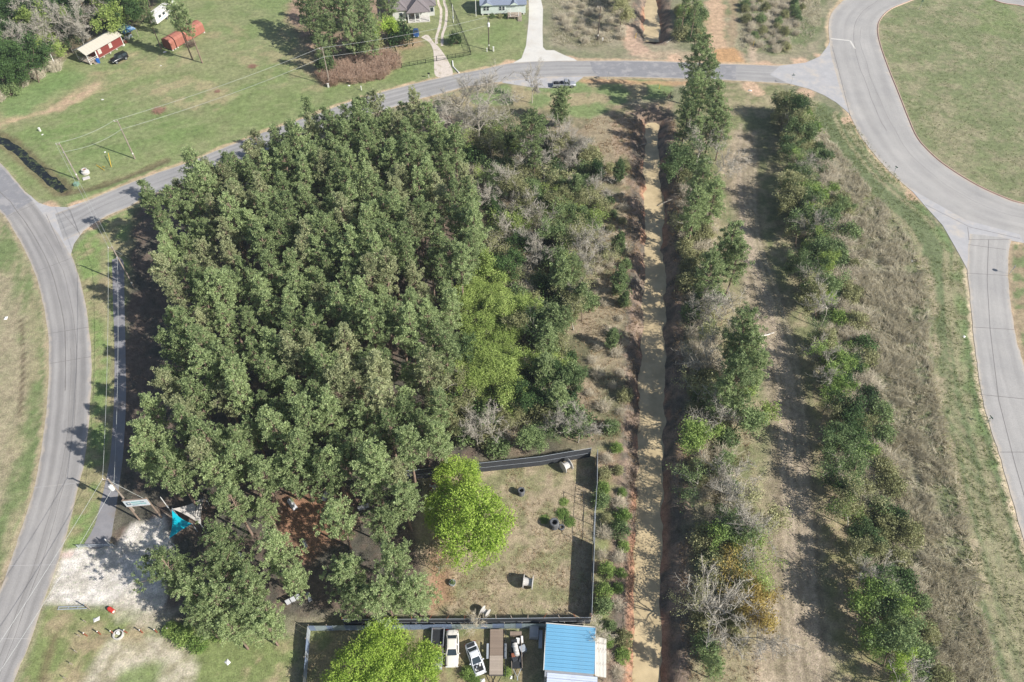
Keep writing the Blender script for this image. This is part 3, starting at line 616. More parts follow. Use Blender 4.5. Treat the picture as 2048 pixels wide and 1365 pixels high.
def make_bare(seed, H=9., spread=.5, m='grey_bark', fork=3, trunk=.15):
    S, T = skeleton(seed, H, spread, 3, fork, trunk); r = np.random.default_rng(seed + 99)
    S[:, 6:] = np.maximum(S[:, 6:], .032)
    k = 3; C = np.repeat(T, k, 0); D = unit(len(C), r); D[:, 2] = np.abs(D[:, 2]) * .7 + .15; D /= np.linalg.norm(D, axis=1)[:, None]
    tw = np.c_[C, C + D * (.35 + .5 * r.random((len(C), 1))), np.full((len(C), 1), .02), np.full((len(C), 1), .008)]
    big = S[S[:, 6] > .05]; sm = np.concatenate([S[S[:, 6] <= .05], tw])
    V1, F1 = tubes(big, 5); V2, F2 = tubes(sm, 3)
    return np_mesh('trunk', V1, F1, MATS[m], True), np_mesh('crown', V2, F2, MATS[m])
def make_leafy(seed, H=9., spread=.55, nleaf=14, size=.17, clump=.42, fork=3, trunk=.16, bark='brown_bark', depth=3):
    S, T = skeleton(seed, H, spread, depth, fork, trunk); r = np.random.default_rng(seed + 5)
    if len(T) > 420: T = T[r.permutation(len(T))[:420]]
    C = np.repeat(T, nleaf, 0) + r.normal(0, clump, (len(T) * nleaf, 3)) * [1, 1, .7]
    V, F = leaves(C, size, r)
    Vt, Ft = tubes(S[S[:, 6] > .02], 4)
    return np_mesh('trunk', Vt, Ft, MATS[bark], True), np_mesh('crown', V, F, MATS['spring_leaf'])
def make_dome(seed, H=9., Rr=4.2, n=360, nleaf=34, size=.115, lobes=7, leafm='spring_leaf', low=.25):
    """full round broadleaf crown made of several lobes"""
    r = np.random.default_rng(seed); L = [(np.array([0, 0, H * .62]), Rr * .72)]
    for i in range(lobes):
        a = 6.283 * i / lobes + r.normal(0, .25); q = Rr * (.45 + .2 * r.random()); L.append((np.array([q * math.cos(a), q * math.sin(a), H * (.42 + .25 * r.random())]), Rr * (.4 + .14 * r.random())))
    T = []
    for i in range(n):
        c, R_ = L[r.integers(len(L))]; v = unit(1, r)[0]; v[2] = abs(v[2]) * 1.1 - .25; T.append(c + v * R_ * [1, 1, .9] * (.72 + .33 * r.random()))
    T = np.array(T); T[:, 2] = np.maximum(T[:, 2], .6); S = [[0, 0, 0, 0, 0, H * .35, .2, .15]]
    for c, R_ in L: S.append([0, 0, H * .3, *c, .12, .05])
    for i in range(0, n, 3): c = L[int(np.argmin([np.linalg.norm(T[i] - l[0]) for l in L]))][0]; S.append([*c, *T[i], .035, .012])
    C = np.repeat(T, nleaf, 0) + r.normal(0, .3, (n * nleaf, 3)) * [1, 1, .8]
    V, F = leaves(C, size, r); Vt, Ft = tubes(S, 4)
    return np_mesh('trunk', Vt, Ft, MATS['brown_bark'], True), np_mesh('crown', V, F, MATS[leafm])
def make_shrub(seed, H=3., Rr=1.7, n=55, nleaf=22, size=.14, clump=.3, bark='brown_bark'):
    r = np.random.default_rng(seed); T = []; S = []
    for i in range(n):
        a = r.random() * 6.28; rr = Rr * math.sqrt(r.random()); h = H * (.35 + .65 * (1 - (rr / Rr) ** 2)) * (.55 + .55 * r.random()); q = np.array([rr * math.cos(a), rr * math.sin(a), h])
        S.append([.25 * q[0], .25 * q[1], 0, *q, .03, .012]); T.append(q)
        if r.random() < .8: T.append(q * [.85, .85, .7] + r.normal(0, .15, 3))
    T = np.array(T); C = np.repeat(T, nleaf, 0) + r.normal(0, clump, (len(T) * nleaf, 3)); C[:, 2] = np.maximum(C[:, 2], .08)
    V, F = leaves(C, size, r); Vt, Ft = tubes(S, 3)
    return np_mesh('stems', Vt, Ft, MATS[bark]), np_mesh('foliage', V, F, MATS['shrub_green'])
def make_brush(seed, H=2.2, Rr=1.8, n=190):
    """leafless thicket: arching canes"""
    r = np.random.default_rng(seed); S = []
    for i in range(n):
        a = r.random() * 6.28; rr = Rr * math.sqrt(r.random()); b = np.array([rr * math.cos(a) * .7, rr * math.sin(a) * .7, 0]); h = H * (.4 + .7 * r.random()); o = r.normal(0, .35, 2)
        p1 = b + [o[0], o[1], h * .7]; p2 = p1 + [o[0] * 1.6, o[1] * 1.6, h * .2]; S += [[*b, *p1, .022, .018], [*p1, *p2, .018, .01]]
        for k in range(3): S.append([*p1, *(p1 + r.normal(0, .35, 3) + [0, 0, .15]), .014, .007])
    V, F = tubes(S[:n], 3); V2, F2 = tubes(S[n:], 3)
    return np_mesh('stems', V, F, MATS['pale_twig']), np_mesh('twigs', V2, F2, MATS['pale_twig'])

PINES = [make_pine(100 + i, 15, 1.75 + .09 * i, .46 + .02 * (i % 3), 1.0, .25, .12) for i in range(8)]
TALL = [make_pine(130 + i, 17, 2.3, .5, 1.0, .5) for i in range(3)]
BROAD = [make_pine(170 + i, 13, 2.7 + .2 * i, .42, 1.0, .4, .2) for i in range(5)]
FULL = [make_pine(180 + i, 15, 3.0, .26, 1.0, .5, .16) for i in range(5)]
GIANT = [make_pine(186, 15, 4.3, .4, 1.0, .3, .12)]
BIG = [make_dome(190 + i, 9, 3.6 + .3 * i) for i in range(3)]
HUGE = [make_dome(197, 10, 4.9, 560, 34, .115, 9)]
YOUNG = [make_pine(150 + i, 7, 1.9, .14, .9, .1) for i in range(3)]
BARE = [make_bare(200 + i, 9, .42 + .05 * i, fork=3) for i in range(4)]
LEAFY = [make_leafy(300 + i, 8.5, .55) for i in range(4)]
SPARSE = [make_leafy(320 + i, 7.5, .5, 5, .13, .38, bark='grey_bark') for i in range(4)]
SHRUB = [make_shrub(340 + i, 3, 1.8) for i in range(5)]
BRUSH = [make_brush(360 + i) for i in range(4)]
EVERG = [make_leafy(380 + i, 8, .5, 22, .15, .4) for i in range(3)]
def plant(kind, base, name, label, cat, group=None, s=1.0, leaf=None, sz=1.0, parts=('trunk', 'crown'), rz=None, bark=None):
    a, b = random.choice(kind)
    t = link(name, None, None, (base[0], base[1], base[2] - .05), (0, 0, random.random() * 6.28 if rz is None else rz), (s, s, s * sz)); t.empty_display_size = .5
    set_props(t, label, cat, group)
    o = link(parts[0], a, t); c = link(parts[1], b, t)
    if leaf: c.material_slots[0].link = 'OBJECT'; c.material_slots[0].material = MATS[leaf]
    if bark: o.material_slots[0].link = 'OBJECT'; o.material_slots[0].material = MATS[bark]
    return t
HUE = {'shrub_green': 'mid green', 'shrub_bright': 'bright green', 'olive_leaf': 'olive', 'yellow_green_leaf': 'yellow-green', 'evergreen': 'dark green', 'grey_bark': 'bare grey', None: 'bare brown', 'spring_leaf': 'lime green', 'rust_leaf': 'rusty'}
def where(q, lo=29., hi=160.):
    return ['at the bottom edge', 'level with the car yard', 'level with the fenced yard', 'level with the white log', 'level with the yellow-green trees', 'level with the side road mouth', 'nearest the cross road'][int(np.clip((q[1] - lo) / (hi - lo) * 7, 0, 6))]
def gpt(x, y): return (x, y, float(gz(np.array([x]), np.array([y]))[0]))
def scatter(poly, z, dmin, nmax=2000, avoid=None, r=rng):
    P = W(poly, z); lo, hi = P.min(0), P.max(0); pts = []; cell = {}
    A = (hi - lo).prod(); tries = int(A / dmin ** 2 * 14); Q = lo + r.random((tries, 2)) * (hi - lo); Q = Q[inside(Q[:, 0], Q[:, 1], P)]
    for q in Q:
        k = (int(q[0] // dmin), int(q[1] // dmin)); ok = True
        for i in (-1, 0, 1):
            for j in (-1, 0, 1):
                for p in cell.get((k[0] + i, k[1] + j), ()):
                    if (p[0] - q[0]) ** 2 + (p[1] - q[1]) ** 2 < dmin * dmin: ok = False
        if avoid is not None and ok and len(avoid) and min((a[0] - q[0]) ** 2 + (a[1] - q[1]) ** 2 for a in avoid) < dmin * dmin: ok = False
        if ok: cell.setdefault(k, []).append(q); pts.append(q)
        if len(pts) >= nmax: break
    return pts

# ---------------- the pine plantation (crown outline surveyed at 11.5 m)
PLANT = [(300, 410), (345, 372), (400, 342), (470, 300), (540, 270), (600, 240), (690, 226), (760, 205), (830, 215), (870, 240), (905, 290), (935, 340), (950, 420), (960, 470), (930, 530), (905, 620), (895, 700), (880, 780), (885, 860), (850, 915), (800, 940), (740, 935), (640, 935), (560, 938), (490, 945), (440, 950), (390, 945), (330, 945), (285, 935), (262, 900), (290, 850), (300, 790), (330, 740), (335, 690), (340, 620), (335, 560), (330, 500), (318, 450)]
GP = 'pines of the plantation block'
pl = scatter(PLANT, 12.6, 3.05)
lab = {'n': 'tall pine along the plantation edge facing the cross road', 'w': 'tall pine along the plantation edge beside the lane and left road', 's': 'tall pine on the plantation side nearest the fenced yard', 'e': 'tall pine on the plantation side toward the mixed thicket', 'm': 'tall pine with dense green crown deep inside the plantation block'}
wp = W(PLANT, 12.6)
for q in pl:
    d = dist_line(np.array([q[0]]), np.array([q[1]]), wp, True)[0]
    if d > 6: k = None
    else:
        u = np.array(q) - wp.mean(0); k = ('e' if u[0] > 0 else 'w') if abs(u[0]) * 1.6 > abs(u[1]) else ('n' if u[1] > 0 else 's')
    if k is None:
        a_ = (q[1] - wp[:, 1].min()) / (wp[:, 1].max() - wp[:, 1].min()); c_ = q[0] + .18 * (q[1] - 90)
        L_ = 'tall pine deep in the plantation, %s, %s' % (['end nearest the fenced yard', 'lower middle', 'upper middle', 'end nearest the cross road'][min(3, int(a_ * 4))], 'left third' if c_ < -42 else ('right third' if c_ > -24 else 'centre'))
    else:
        a_ = (q[1] - wp[:, 1].min()) / (wp[:, 1].max() - wp[:, 1].min()); c_ = (q[0] - wp[:, 0].min()) / (wp[:, 0].max() - wp[:, 0].min())
        L_ = lab[k] + (', ' + ['lower', 'middle', 'upper'][min(2, int(a_ * 3))] + ' part' if k in 'ew' else ', ' + ['left', 'middle', 'right'][min(2, int(c_ * 3))] + ' part')
    plant(PINES, (q[0], q[1], 0), 'pine_tree', L_, 'tree', GP, random.choice([.86, .95, 1.0, 1.05, 1.1, 1.16, 1.2]) + .05 * random.random(), random.choice(['pine_needles', 'pine_needles', 'pine_needles', 'pine_needles_deep', 'pine_needles_pale']), .88 + .24 * random.random())
print('plantation', len(pl))

# ---------------- pines one can single out (crown centre px, height of tree, label)
def pine_at(px, py, h, label, kind=PINES, group=None, leaf='pine_needles', zc=.76, name='pine_tree', ref=15.0):
    p = at(px, py, h * zc); return plant(kind, gpt(p.x, p.y), name, label, 'tree', group, h / ref, leaf)
GB = 'pines in the paintball yard'
for px, py, h, lb in ((345, 1140, 13, 'big spreading pine shading the gravel lot, right of the bare gravel'), (385, 1190, 12, 'pine between the gravel lot and the row of short posts'), (440, 1210, 12.5, 'pine just below the gravel lot pines, above the grassy pad'),
    (500, 1225, 12, 'pine left of the corrugated fence corner'), (455, 1130, 13, 'pine in the yard clump, left of the two widest crowns'), (550, 1100, 13.5, 'broad pine crown left of the red pine-straw clearing'), (500, 1170, 13, 'pine in the middle of the lower left clump'), (590, 1155, 11, 'pine at the right side of the lower left clump'),
    (440, 1085, 13, 'pine above the gravel lot, right of the teal shade sail'), (468, 1012, 13.5, 'pine overhanging the grey shade sail from the right'), (535, 1022, 9.5, 'slim pine beside the trunks at the red clearing'), (680, 1040, 13.5, 'lone broad pine in the middle of the red clearing'), (655, 950, 14, 'pine above the lone broad crown in the clearing'),
    (695, 1150, 11, 'bluish pine below the lone broad pine of the clearing'), (298, 925, 14, 'pine next to the billboard, with dead branches in its crown'), (745, 965, 14, 'pine left of the fabric fence end'), (810, 1000, 13.5, 'pine between the fabric fence and the lime green tree'), (790, 1118, 13.5, 'green pine left of the lime green tree'), (830, 1190, 11, 'pine above the corrugated fence, left of the yard spools'), (600, 940, 14, 'pine at the upper edge of the red clearing'), (445, 955, 14, 'pine behind the grey shade sail'), (405, 1240, 10.5, 'lowest pine of the left yard clump, beside the grassy pad'), (465, 1262, 10.5, 'lowest pine in the middle of the left yard clump'), (530, 1252, 10.5, 'lowest pine of the left yard clump, nearest the corrugated fence'), (765, 1045, 11.5, 'pine in the brown gap right of the lone broad pine'), (720, 1195, 10, 'pine above the corrugated fence, left of the big green pine'), (770, 1190, 11.5, 'pine touching the corrugated fence from above')):
    pine_at(px, py, h, lb, BROAD, group=GB, ref=13., zc=.7)
GD = 'pines standing along the ditch'
for px, py, h, lb in ((1402, 118, 19, 'tallest pine by the ditch, its top reaching across the cross road'), (1385, 190, 16, 'dark pine left of the tallest roadside pine, near the culvert'), (1430, 205, 16.5, 'dark pine right of the tallest roadside pine'), (1395, 262, 12, 'pine right below the roadside pine clump'), (1445, 262, 12, 'leaning pine between the roadside clump and the mown track'),
    (1405, 370, 15, 'pine beside the ditch, above the thin-crowned pair'), (1395, 415, 15, 'thin-crowned pine left of the wide ditch-side pine'), (1455, 490, 16, 'wide ditch-side pine overhanging the upper mown track'), (1420, 540, 15, 'pine below left of the wide ditch-side pine'), (1485, 672, 17, 'dense pine beside the fallen white log'), (1470, 760, 17, 'dense pine below the one beside the white log'), (1505, 745, 14, 'smaller pine overhanging the track below the white log'), (1450, 925, 9, 'small dark pine at the middle of the ditch row'), (1412, 160, 17, 'pine within the roadside clump, just below its tallest top'), (1375, 235, 13, 'pine on the ditch side of the roadside clump'), (1425, 245, 14, 'pine at the lower middle of the roadside clump'), (1430, 395, 14, 'pine right of the thin-crowned ditch-side pine'), (1475, 520, 14, 'pine right below the wide ditch-side pine'), (1490, 705, 15, 'pine between the two dense log-side pines'), (1450, 790, 13, 'pine at the lower left of the dense log-side pines'), (1430, 1335, 7, 'small round pine at the bottom end of the ditch row')):
    pine_at(px, py, h, lb, FULL, GD, 'pine_needles_deep', zc=.66)
GM = 'pines in the mixed thicket'
for px, py, h, lb in ((1062, 262, 15.5, 'big dense pine between the bare grey trees and the ditch'), (1070, 300, 12, 'pine growing close below the big dense thicket pine'), (1125, 190, 11, 'bright pine just below the parked pickup'), (1120, 225, 8, 'pine below the one nearest the pickup'), (1150, 385, 8, 'pine in the upper thicket above the clearing'), (1145, 525, 11, 'round pine on the right edge of the thicket'), (1125, 560, 9, 'pine below the round thicket-edge pine'), (1130, 625, 10, 'pine left of the shaded clearing by the ditch'), (1105, 650, 9, 'pine among the yellow-green trees, right side'),
    (1090, 745, 8, 'pine below the yellow-green trees'), (1115, 800, 8, 'lowest pine of the thicket above the yard shrubs'), (1095, 690, 8, 'pine right of the yellow-green trees'), (1160, 600, 7, 'small pine at the clearing side of the thicket')):
    pine_at(px, py, h, lb, (GIANT if h > 15 else (BROAD if h > 9.5 else YOUNG)), GM, 'pine_needles_deep' if h < 10 else 'pine_needles', .72 if h > 9.5 else .5, ref=15. if h > 9.5 else 7.)
for px, py, h, lb in ((1237, 345, 6, 'young pine standing alone on the ditch bank, uppermost'), (1238, 490, 5.5, 'young pine on the ditch bank, second from the road'), (1240, 565, 6.5, 'young pine on the ditch bank, third from the road'), (1225, 680, 5, 'young pine on the ditch bank above the lower shade'), (1250, 600, 4, 'little pine close to the ditch, below the third bank pine')):
    pine_at(px, py, h, lb, YOUNG, 'young pines on the left ditch bank', 'shrub_green', .5, 'young_pine', 7.)

# ---------------- northern woods
GN = 'tall pines beside the hip-roofed house'
for i, (px, py, h) in enumerate(((622, 20, 15), (650, 0, 17), (690, 10, 16), (655, 50, 14), (700, 45, 15), (730, 20, 16), (640, 85, 11), (740, 60, 13), (605, -10, 15), (720, -20, 16), (670, -25, 16), (770, -10, 14))):
    pine_at(px, py, h, 'tall pine in the roadside grove beside the hip-roofed house', FULL, GN, 'pine_needles_deep')
for px, py, h, lb in ((350, 20, 17, 'tall thin pine leaning over the orange shed, left one'), (372, 32, 16, 'tall thin pine leaning over the orange shed, right one'), (292, 18, 14, 'pine between the cabin and the white camper'), (335, 5, 13, 'pine in front of the white camper')):
    pine_at(px, py, h, lb, TALL, 'thin pines among the sheds', 'pine_needles', .8, ref=17.)
plant(LEAFY, at(775, 95), 'leafy_tree', 'bright green tree at the right end of the roadside grove', 'tree', None, .95, 'spring_leaf')
NWP = [(-60, -60), (300, -60), (285, 20), (240, 50), (190, 62), (140, 85), (120, 100), (60, 130), (10, 150), (-60, 160)]
for q in scatter(NWP, 5, 4.2):
    u = random.random(); g = gpt(*q)
    if u < .5: plant(EVERG, g, 'evergreen_tree', 'dense evergreen in the woods behind the red cabin', 'tree', 'woods behind the cabin', .85 + .5 * random.random(), 'evergreen')
    elif u < .76: plant(BARE, g, 'bare_tree', 'bare pale tree in the woods behind the red cabin', 'tree', 'woods behind the cabin', .9 + .4 * random.random(), 'grey_bark')
    elif u < .92: plant(LEAFY, g, 'leafy_tree', 'yellow-green leafing tree in the woods behind the red cabin', 'tree', 'woods behind the cabin', .8 + .4 * random.random(), 'yellow_green_leaf')
    else: plant(BRUSH, g, 'brush', 'leafless brush in the woods behind the red cabin', 'shrub', 'woods behind the cabin', 1.2 + .6 * random.random(), None, 1, ('stems', 'twigs'))
for q in scatter([(-60, 100), (100, 100), (130, 130), (70, 160), (0, 195), (-60, 210)], 1, 3.0):
    plant(BRUSH if random.random() < .75 else SHRUB, gpt(*q), 'brush', 'low tangled brush at the edge of the north-west lawn', 'shrub', 'brush on the lawn edge', .9 + .5 * random.random(), None, 1, ('stems', 'twigs'))
for px, py, h, lb in ((95, 105, 11, 'bare white-trunked tree left of the red cabin'), (60, 70, 12, 'bare tree at the far left edge of the cabin woods'), (155, 40, 11, 'bare pale tree directly behind the red cabin roof')):
    p = at(px, py); plant(BARE, gpt(p.x, p.y), 'bare_tree', lb, 'tree', None, h / 9., 'grey_bark')
for q in scatter([(640, 150), (700, 115), (790, 105), (800, 125), (770, 150), (660, 170)], .8, 2.0):
    plant(BRUSH, gpt(*q), 'dry_brush', 'reddish dry brush at the foot of the roadside grove', 'shrub', 'dry brush below the grove', .8 + .4 * random.random(), 'dry_brush', 1, ('stems', 'twigs'), bark='dry_brush')
for px, py, lb, lf, s in ((655, 145, 'green shrub by the utility pole below the grove', 'shrub_green', 1.5), (715, 110, 'green shrub in the brush below the grove', 'shrub_green', 1.4), (748, 100, 'olive shrub at the right of the roadside grove', 'olive_leaf', 1.4), (800, 88, 'round dark green tree in front of the hip-roofed house', 'evergreen', 1.9), (910, 88, 'small round tree between the wheel tracks and the black fence', 'evergreen', 1.0)):
    plant(SHRUB, at(px, py), 'shrub', lb, 'shrub', None, s, lf, 1.1, ('stems', 'foliage'))
for i, (px, py, h) in enumerate(((1372, 8, 12), (1390, 25, 11), (1378, -25, 13), (1395, -10, 12))):
    pine_at(px, py, h, 'thin pine beside the ditch north of the cross road', TALL, 'pines north of the cross road', 'pine_needles_deep', ref=17.)
for q in scatter([(1355, 20), (1400, 10), (1400, 75), (1358, 80)], 1, 2.2): plant(SHRUB, gpt(*q), 'shrub', 'green shrub by the ditch north of the cross road', 'shrub', 'shrubs by the north ditch', .8 + .5 * random.random(), random.choice(['shrub_bright', 'olive_leaf', 'shrub_green']), 1, ('stems', 'foliage'))
for q in scatter([(1170, -40), (1262, -40), (1255, 30), (1250, 75), (1160, 85), (1120, 40)], .5, 3.2): plant(BRUSH, gpt(*q), 'brush', 'pale leafless brush between the concrete drive and the north ditch', 'shrub', 'brush by the north ditch', .55 + .4 * random.random(), None, 1, ('stems', 'twigs'))
for q in scatter([(1480, -40), (1620, -40), (1600, 60), (1570, 105), (1500, 90)], .5, 2.8):
    u = random.random(); plant(BRUSH if u < .6 else SHRUB, gpt(*q), 'brush', 'low thicket plant between the dirt track and the loop road', 'shrub', 'thicket north of the cross road', .5 + .4 * random.random(), None if u < .6 else random.choice(['olive_leaf', 'shrub_green']), 1, ('stems', 'twigs'))
for px, py in ((1255, 20), (1240, 55), (1262, -20)): plant(LEAFY, at(px, py), 'leafy_tree', 'thin tree shading the left bank of the north ditch', 'tree', 'trees by the north ditch', 1.0, 'olive_leaf')

# ---------------- mixed thicket between the plantation and the ditch
def leafy_at(px, py, h, label, kind=LEAFY, leaf='spring_leaf', zc=.6, group=None, ref=9., name='leafy_tree', cat='tree', parts=('trunk', 'crown'), sz=1., bark=None):
    p = at(px, py, h * zc); return plant(kind, gpt(p.x, p.y), name, label, cat, group, h / ref, leaf, sz, parts, bark=bark)
for px, py, h, lb in ((925, 215, 11, 'bare silver tree nearest the road bend, left of the pair'), (972, 195, 12, 'tallest bare silver tree at the thicket top'), (955, 250, 11, 'bare silver tree below the tallest one, dark trunk'), (1065, 175, 8, 'small bare tree in front of the pickup bay'), (905, 255, 9, 'bare tree at the plantation corner below the road'), (1060, 330, 8, 'wide bare tree below the big dense thicket pine'), (1115, 300, 8, 'bare tree with thin stems right of the big dense pine'), (1140, 270, 8, 'bare greenish tree below the pickup pines'), (1150, 310, 8, 'bare tree near the ditch shade, upper thicket'), (1010, 365, 8, 'bare grey tree in the upper middle of the thicket'), (1045, 420, 8, 'grey bare tree in the middle of the thicket'), (1015, 470, 7, 'grey bare tree left of the thicket middle'), (1075, 470, 7, 'grey bare tree right of the thicket middle'), (985, 860, 7, 'bare tree above the fabric fence'), (1110, 850, 6, 'pale bare tree above the upper right yard corner')):
    leafy_at(px, py, h, lb, BARE, 'grey_bark', .55)
YG = 'yellow-green trees of the thicket'
for px, py, h in ((966, 556, 10), (935, 590, 9), (1010, 612, 10), (950, 645, 9.5), (1021, 660, 8), (956, 700, 9.5), (1000, 735, 10), (961, 750, 9), (1014, 780, 8), (991, 690, 8), (946, 575, 9), (985, 590, 8.5), (1032, 625, 8), (940, 720, 8), (976, 720, 9), (1020, 740, 8)):
    leafy_at(px, py, h * .84, 'yellow-green leafing tree in the thicket beside the plantation', LEAFY if px % 3 == 0 else BIG, 'yellow_green_leaf', .6, YG)
YGP = W([(920, 540), (990, 540), (1050, 610), (1050, 690), (1040, 800), (960, 800), (920, 720), (905, 620)], 3)
THK = [(905, 260), (960, 230), (1090, 270), (1185, 300), (1198, 420), (1196, 520), (1172, 620), (1145, 700), (1145, 790), (1170, 870), (1080, 890), (940, 895), (900, 850), (900, 760), (930, 640), (960, 500), (975, 430), (940, 330)]
for q in scatter(THK, 3, 2.4):
    u = random.random(); g = gpt(*q); wh = where(q)
    if inside(np.array([q[0]]), np.array([q[1]]), YGP)[0]: plant(SPARSE, g, 'sparse_tree', 'yellow-green sparse tree of the thicket beside the ditch, ' + wh, 'tree', 'sparse trees of the thicket', .5 + .2 * random.random(), 'yellow_green_leaf'); continue
    if u < .34: lf = random.choice(['olive_leaf', 'olive_leaf', 'yellow_green_leaf', 'shrub_green']); plant(SPARSE, g, 'sparse_tree', '%s sparse tree of the thicket beside the ditch, %s' % (HUE[lf], wh), 'tree', 'sparse trees of the thicket', .55 + .4 * random.random(), lf)
    elif u < .5: lf = random.choice(['shrub_green', 'evergreen', 'olive_leaf']); plant(EVERG, g, 'leafy_tree', '%s leafy tree of the thicket beside the ditch, %s' % (HUE[lf], wh), 'tree', 'leafy trees of the thicket', .55 + .35 * random.random(), lf)
    elif u < .58: plant(BARE, g, 'bare_tree', 'small bare tree of the thicket beside the ditch, ' + wh, 'tree', 'bare trees of the thicket', .5 + .35 * random.random(), 'grey_bark')
    elif u < .92: lf = random.choice(['shrub_green', 'shrub_green', 'olive_leaf', 'evergreen']); plant(SHRUB, g, 'thicket_shrub', '%s shrub of the thicket beside the ditch, %s' % (HUE[lf], wh), 'shrub', 'shrubs of the thicket', .9 + .6 * random.random(), lf, 1, ('stems', 'foliage'))
    else: plant(BRUSH, g, 'brush', 'leafless brush of the thicket beside the ditch, ' + wh, 'shrub', 'brush of the thicket', .8 + .6 * random.random(), None, 1, ('stems', 'twigs'))
for q in scatter([(1190, 320), (1250, 330), (1255, 880), (1200, 880), (1170, 760), (1200, 640), (1180, 540)], .5, 2.9):
    u = random.random(); plant(BRUSH if u < .65 else SHRUB, gpt(*q), 'brush', 'low scrub in the clearing left of the ditch', 'shrub', 'scrub left of the ditch', .4 + .4 * random.random(), None if u < .65 else random.choice(['shrub_green', 'olive_leaf']), 1, ('stems', 'twigs'))
for q in scatter([(1195, 900), (1240, 890), (1250, 1000), (1250, 1365), (1215, 1365), (1200, 1240), (1205, 1050)], .8, 2.1):
    if random.random() < .3: plant(BRUSH, gpt(*q), 'brush', 'leafless brush between the yard fence and the ditch, ' + ('lower half' if q[1] < 48 else 'upper half'), 'shrub', 'shrubs along the yard fence', .4 + .4 * random.random(), None, 1, ('stems', 'twigs')); continue
    lf = random.choice(['shrub_bright', 'shrub_green', 'olive_leaf', 'shrub_bright']); plant(SHRUB, gpt(*q), 'fence_shrub', '%s shrub between the yard fence and the ditch, %s' % (HUE[lf], 'lower half' if q[1] < 48 else 'upper half'), 'shrub', 'shrubs along the yard fence', .4 + .4 * random.random(), lf, 1, ('stems', 'foliage'))

# ---------------- trees and shrubs between the ditch and the mown track
GR = 'trees along the right ditch bank'
for px, py, h, k, lf, lb in ((1375, 310, 7, LEAFY, 'shrub_green', 'blue-green leafy tree below the roadside pines'), (1365, 340, 6, LEAFY, 'shrub_green', 'green tree left of the ditch-side pines, upper row'), (1400, 300, 8, BARE, 'grey_bark', 'bare grey tree in the roadside pine clump'), (1430, 330, 7, BARE, 'grey_bark', 'bare grey tree between two ditch-side pines'), (1380, 440, 6, SPARSE, 'olive_leaf', 'sparse tree left of the thin-crowned pine'), (1395, 600, 6, BARE, 'grey_bark', 'bare tree below the wide ditch-side pine'), (1440, 625, 8, BARE, 'grey_bark', 'pale bare tree above the log-side pine'), (1410, 660, 7, SPARSE, 'olive_leaf', 'sparse tree left of the log-side pine'), (1420, 720, 7, BARE, 'grey_bark', 'bare tree left of the dense log-side pines'), (1410, 790, 7, SPARSE, 'olive_leaf', 'sparse tree at the lower left of the log-side pines'), (1440, 830, 7, BARE, 'grey_bark', 'bare tree below the log-side pines'), (1480, 830, 7, LEAFY, 'shrub_green', 'green tree below the log-side pines'), (1510, 820, 6, LEAFY, 'yellow_green_leaf', 'yellow-green tree overhanging the track'), (1410, 890, 6, LEAFY, 'shrub_bright', 'light green tree on the middle ditch bank'), (1400, 960, 6, SPARSE, 'shrub_green', 'sparse tree left of the silver tree pair'), (1485, 990, 7, BARE, 'grey_bark', 'upper silver bare tree of the lower ditch row'), (1500, 1060, 7, BARE, 'grey_bark', 'second silver bare tree of the lower ditch row'), (1460, 1020, 6.5, BARE, 'grey_bark', 'bare tree left of the upper silver tree'), (1520, 1030, 6.5, LEAFY, 'olive_leaf', 'olive leafing tree beside the silver trees'), (1430, 1060, 6, LEAFY, 'shrub_green', 'green tree left of the second silver tree'), (1455, 1085, 5.5, LEAFY, 'shrub_bright', 'light green tree below the silver trees'), (1520, 1090, 6, SPARSE, 'shrub_bright', 'sparse light green tree by the lower track'), (1420, 1120, 6, SPARSE, 'olive_leaf', 'sparse olive tree above the rusty tree'), (1500, 1150, 6.5, SPARSE, 'yellow_green_leaf', 'sparse yellow-green tree right of the rusty tree'), (1450, 1170, 7, SPARSE, 'rust_leaf', 'rusty yellow tree of the lower ditch row'), (1475, 1200, 6.5, LEAFY, 'rust_leaf', 'rust-coloured tree above the big bare tree'), (1440, 1240, 8.5, BARE, 'grey_bark', 'big spreading bare silver tree near the bottom of the ditch row'), (1490, 1260, 6, BARE, 'grey_bark', 'bare tree right of the big spreading silver one'), (1405, 1200, 6, SPARSE, 'olive_leaf', 'sparse tree left of the rusty tree'), (1525, 1190, 5, SPARSE, 'yellow_green_leaf', 'thin yellow-green tree at the lower track edge')):
    leafy_at(px, py, h * 1.22, lb, k, lf, .55, GR, name='bare_tree' if k is BARE else 'leafy_tree')
for q in scatter([(1368, 320), (1405, 300), (1425, 420), (1430, 600), (1455, 800), (1480, 1000), (1490, 1200), (1460, 1300), (1410, 1310), (1400, 1000), (1385, 700), (1370, 480)], 1.5, 2.0):
    u = random.random(); k = SHRUB if u < .6 else BRUSH
    lf = random.choice(['shrub_green', 'olive_leaf', 'olive_leaf']) if u < .6 else None
    plant(k, gpt(*q), 'bank_shrub', '%s undergrowth shrub on the right ditch bank, %s' % (HUE[lf], where(q)), 'shrub', 'undergrowth on the right ditch bank', .6 + .6 * random.random(), lf, 1, ('stems', 'foliage'))

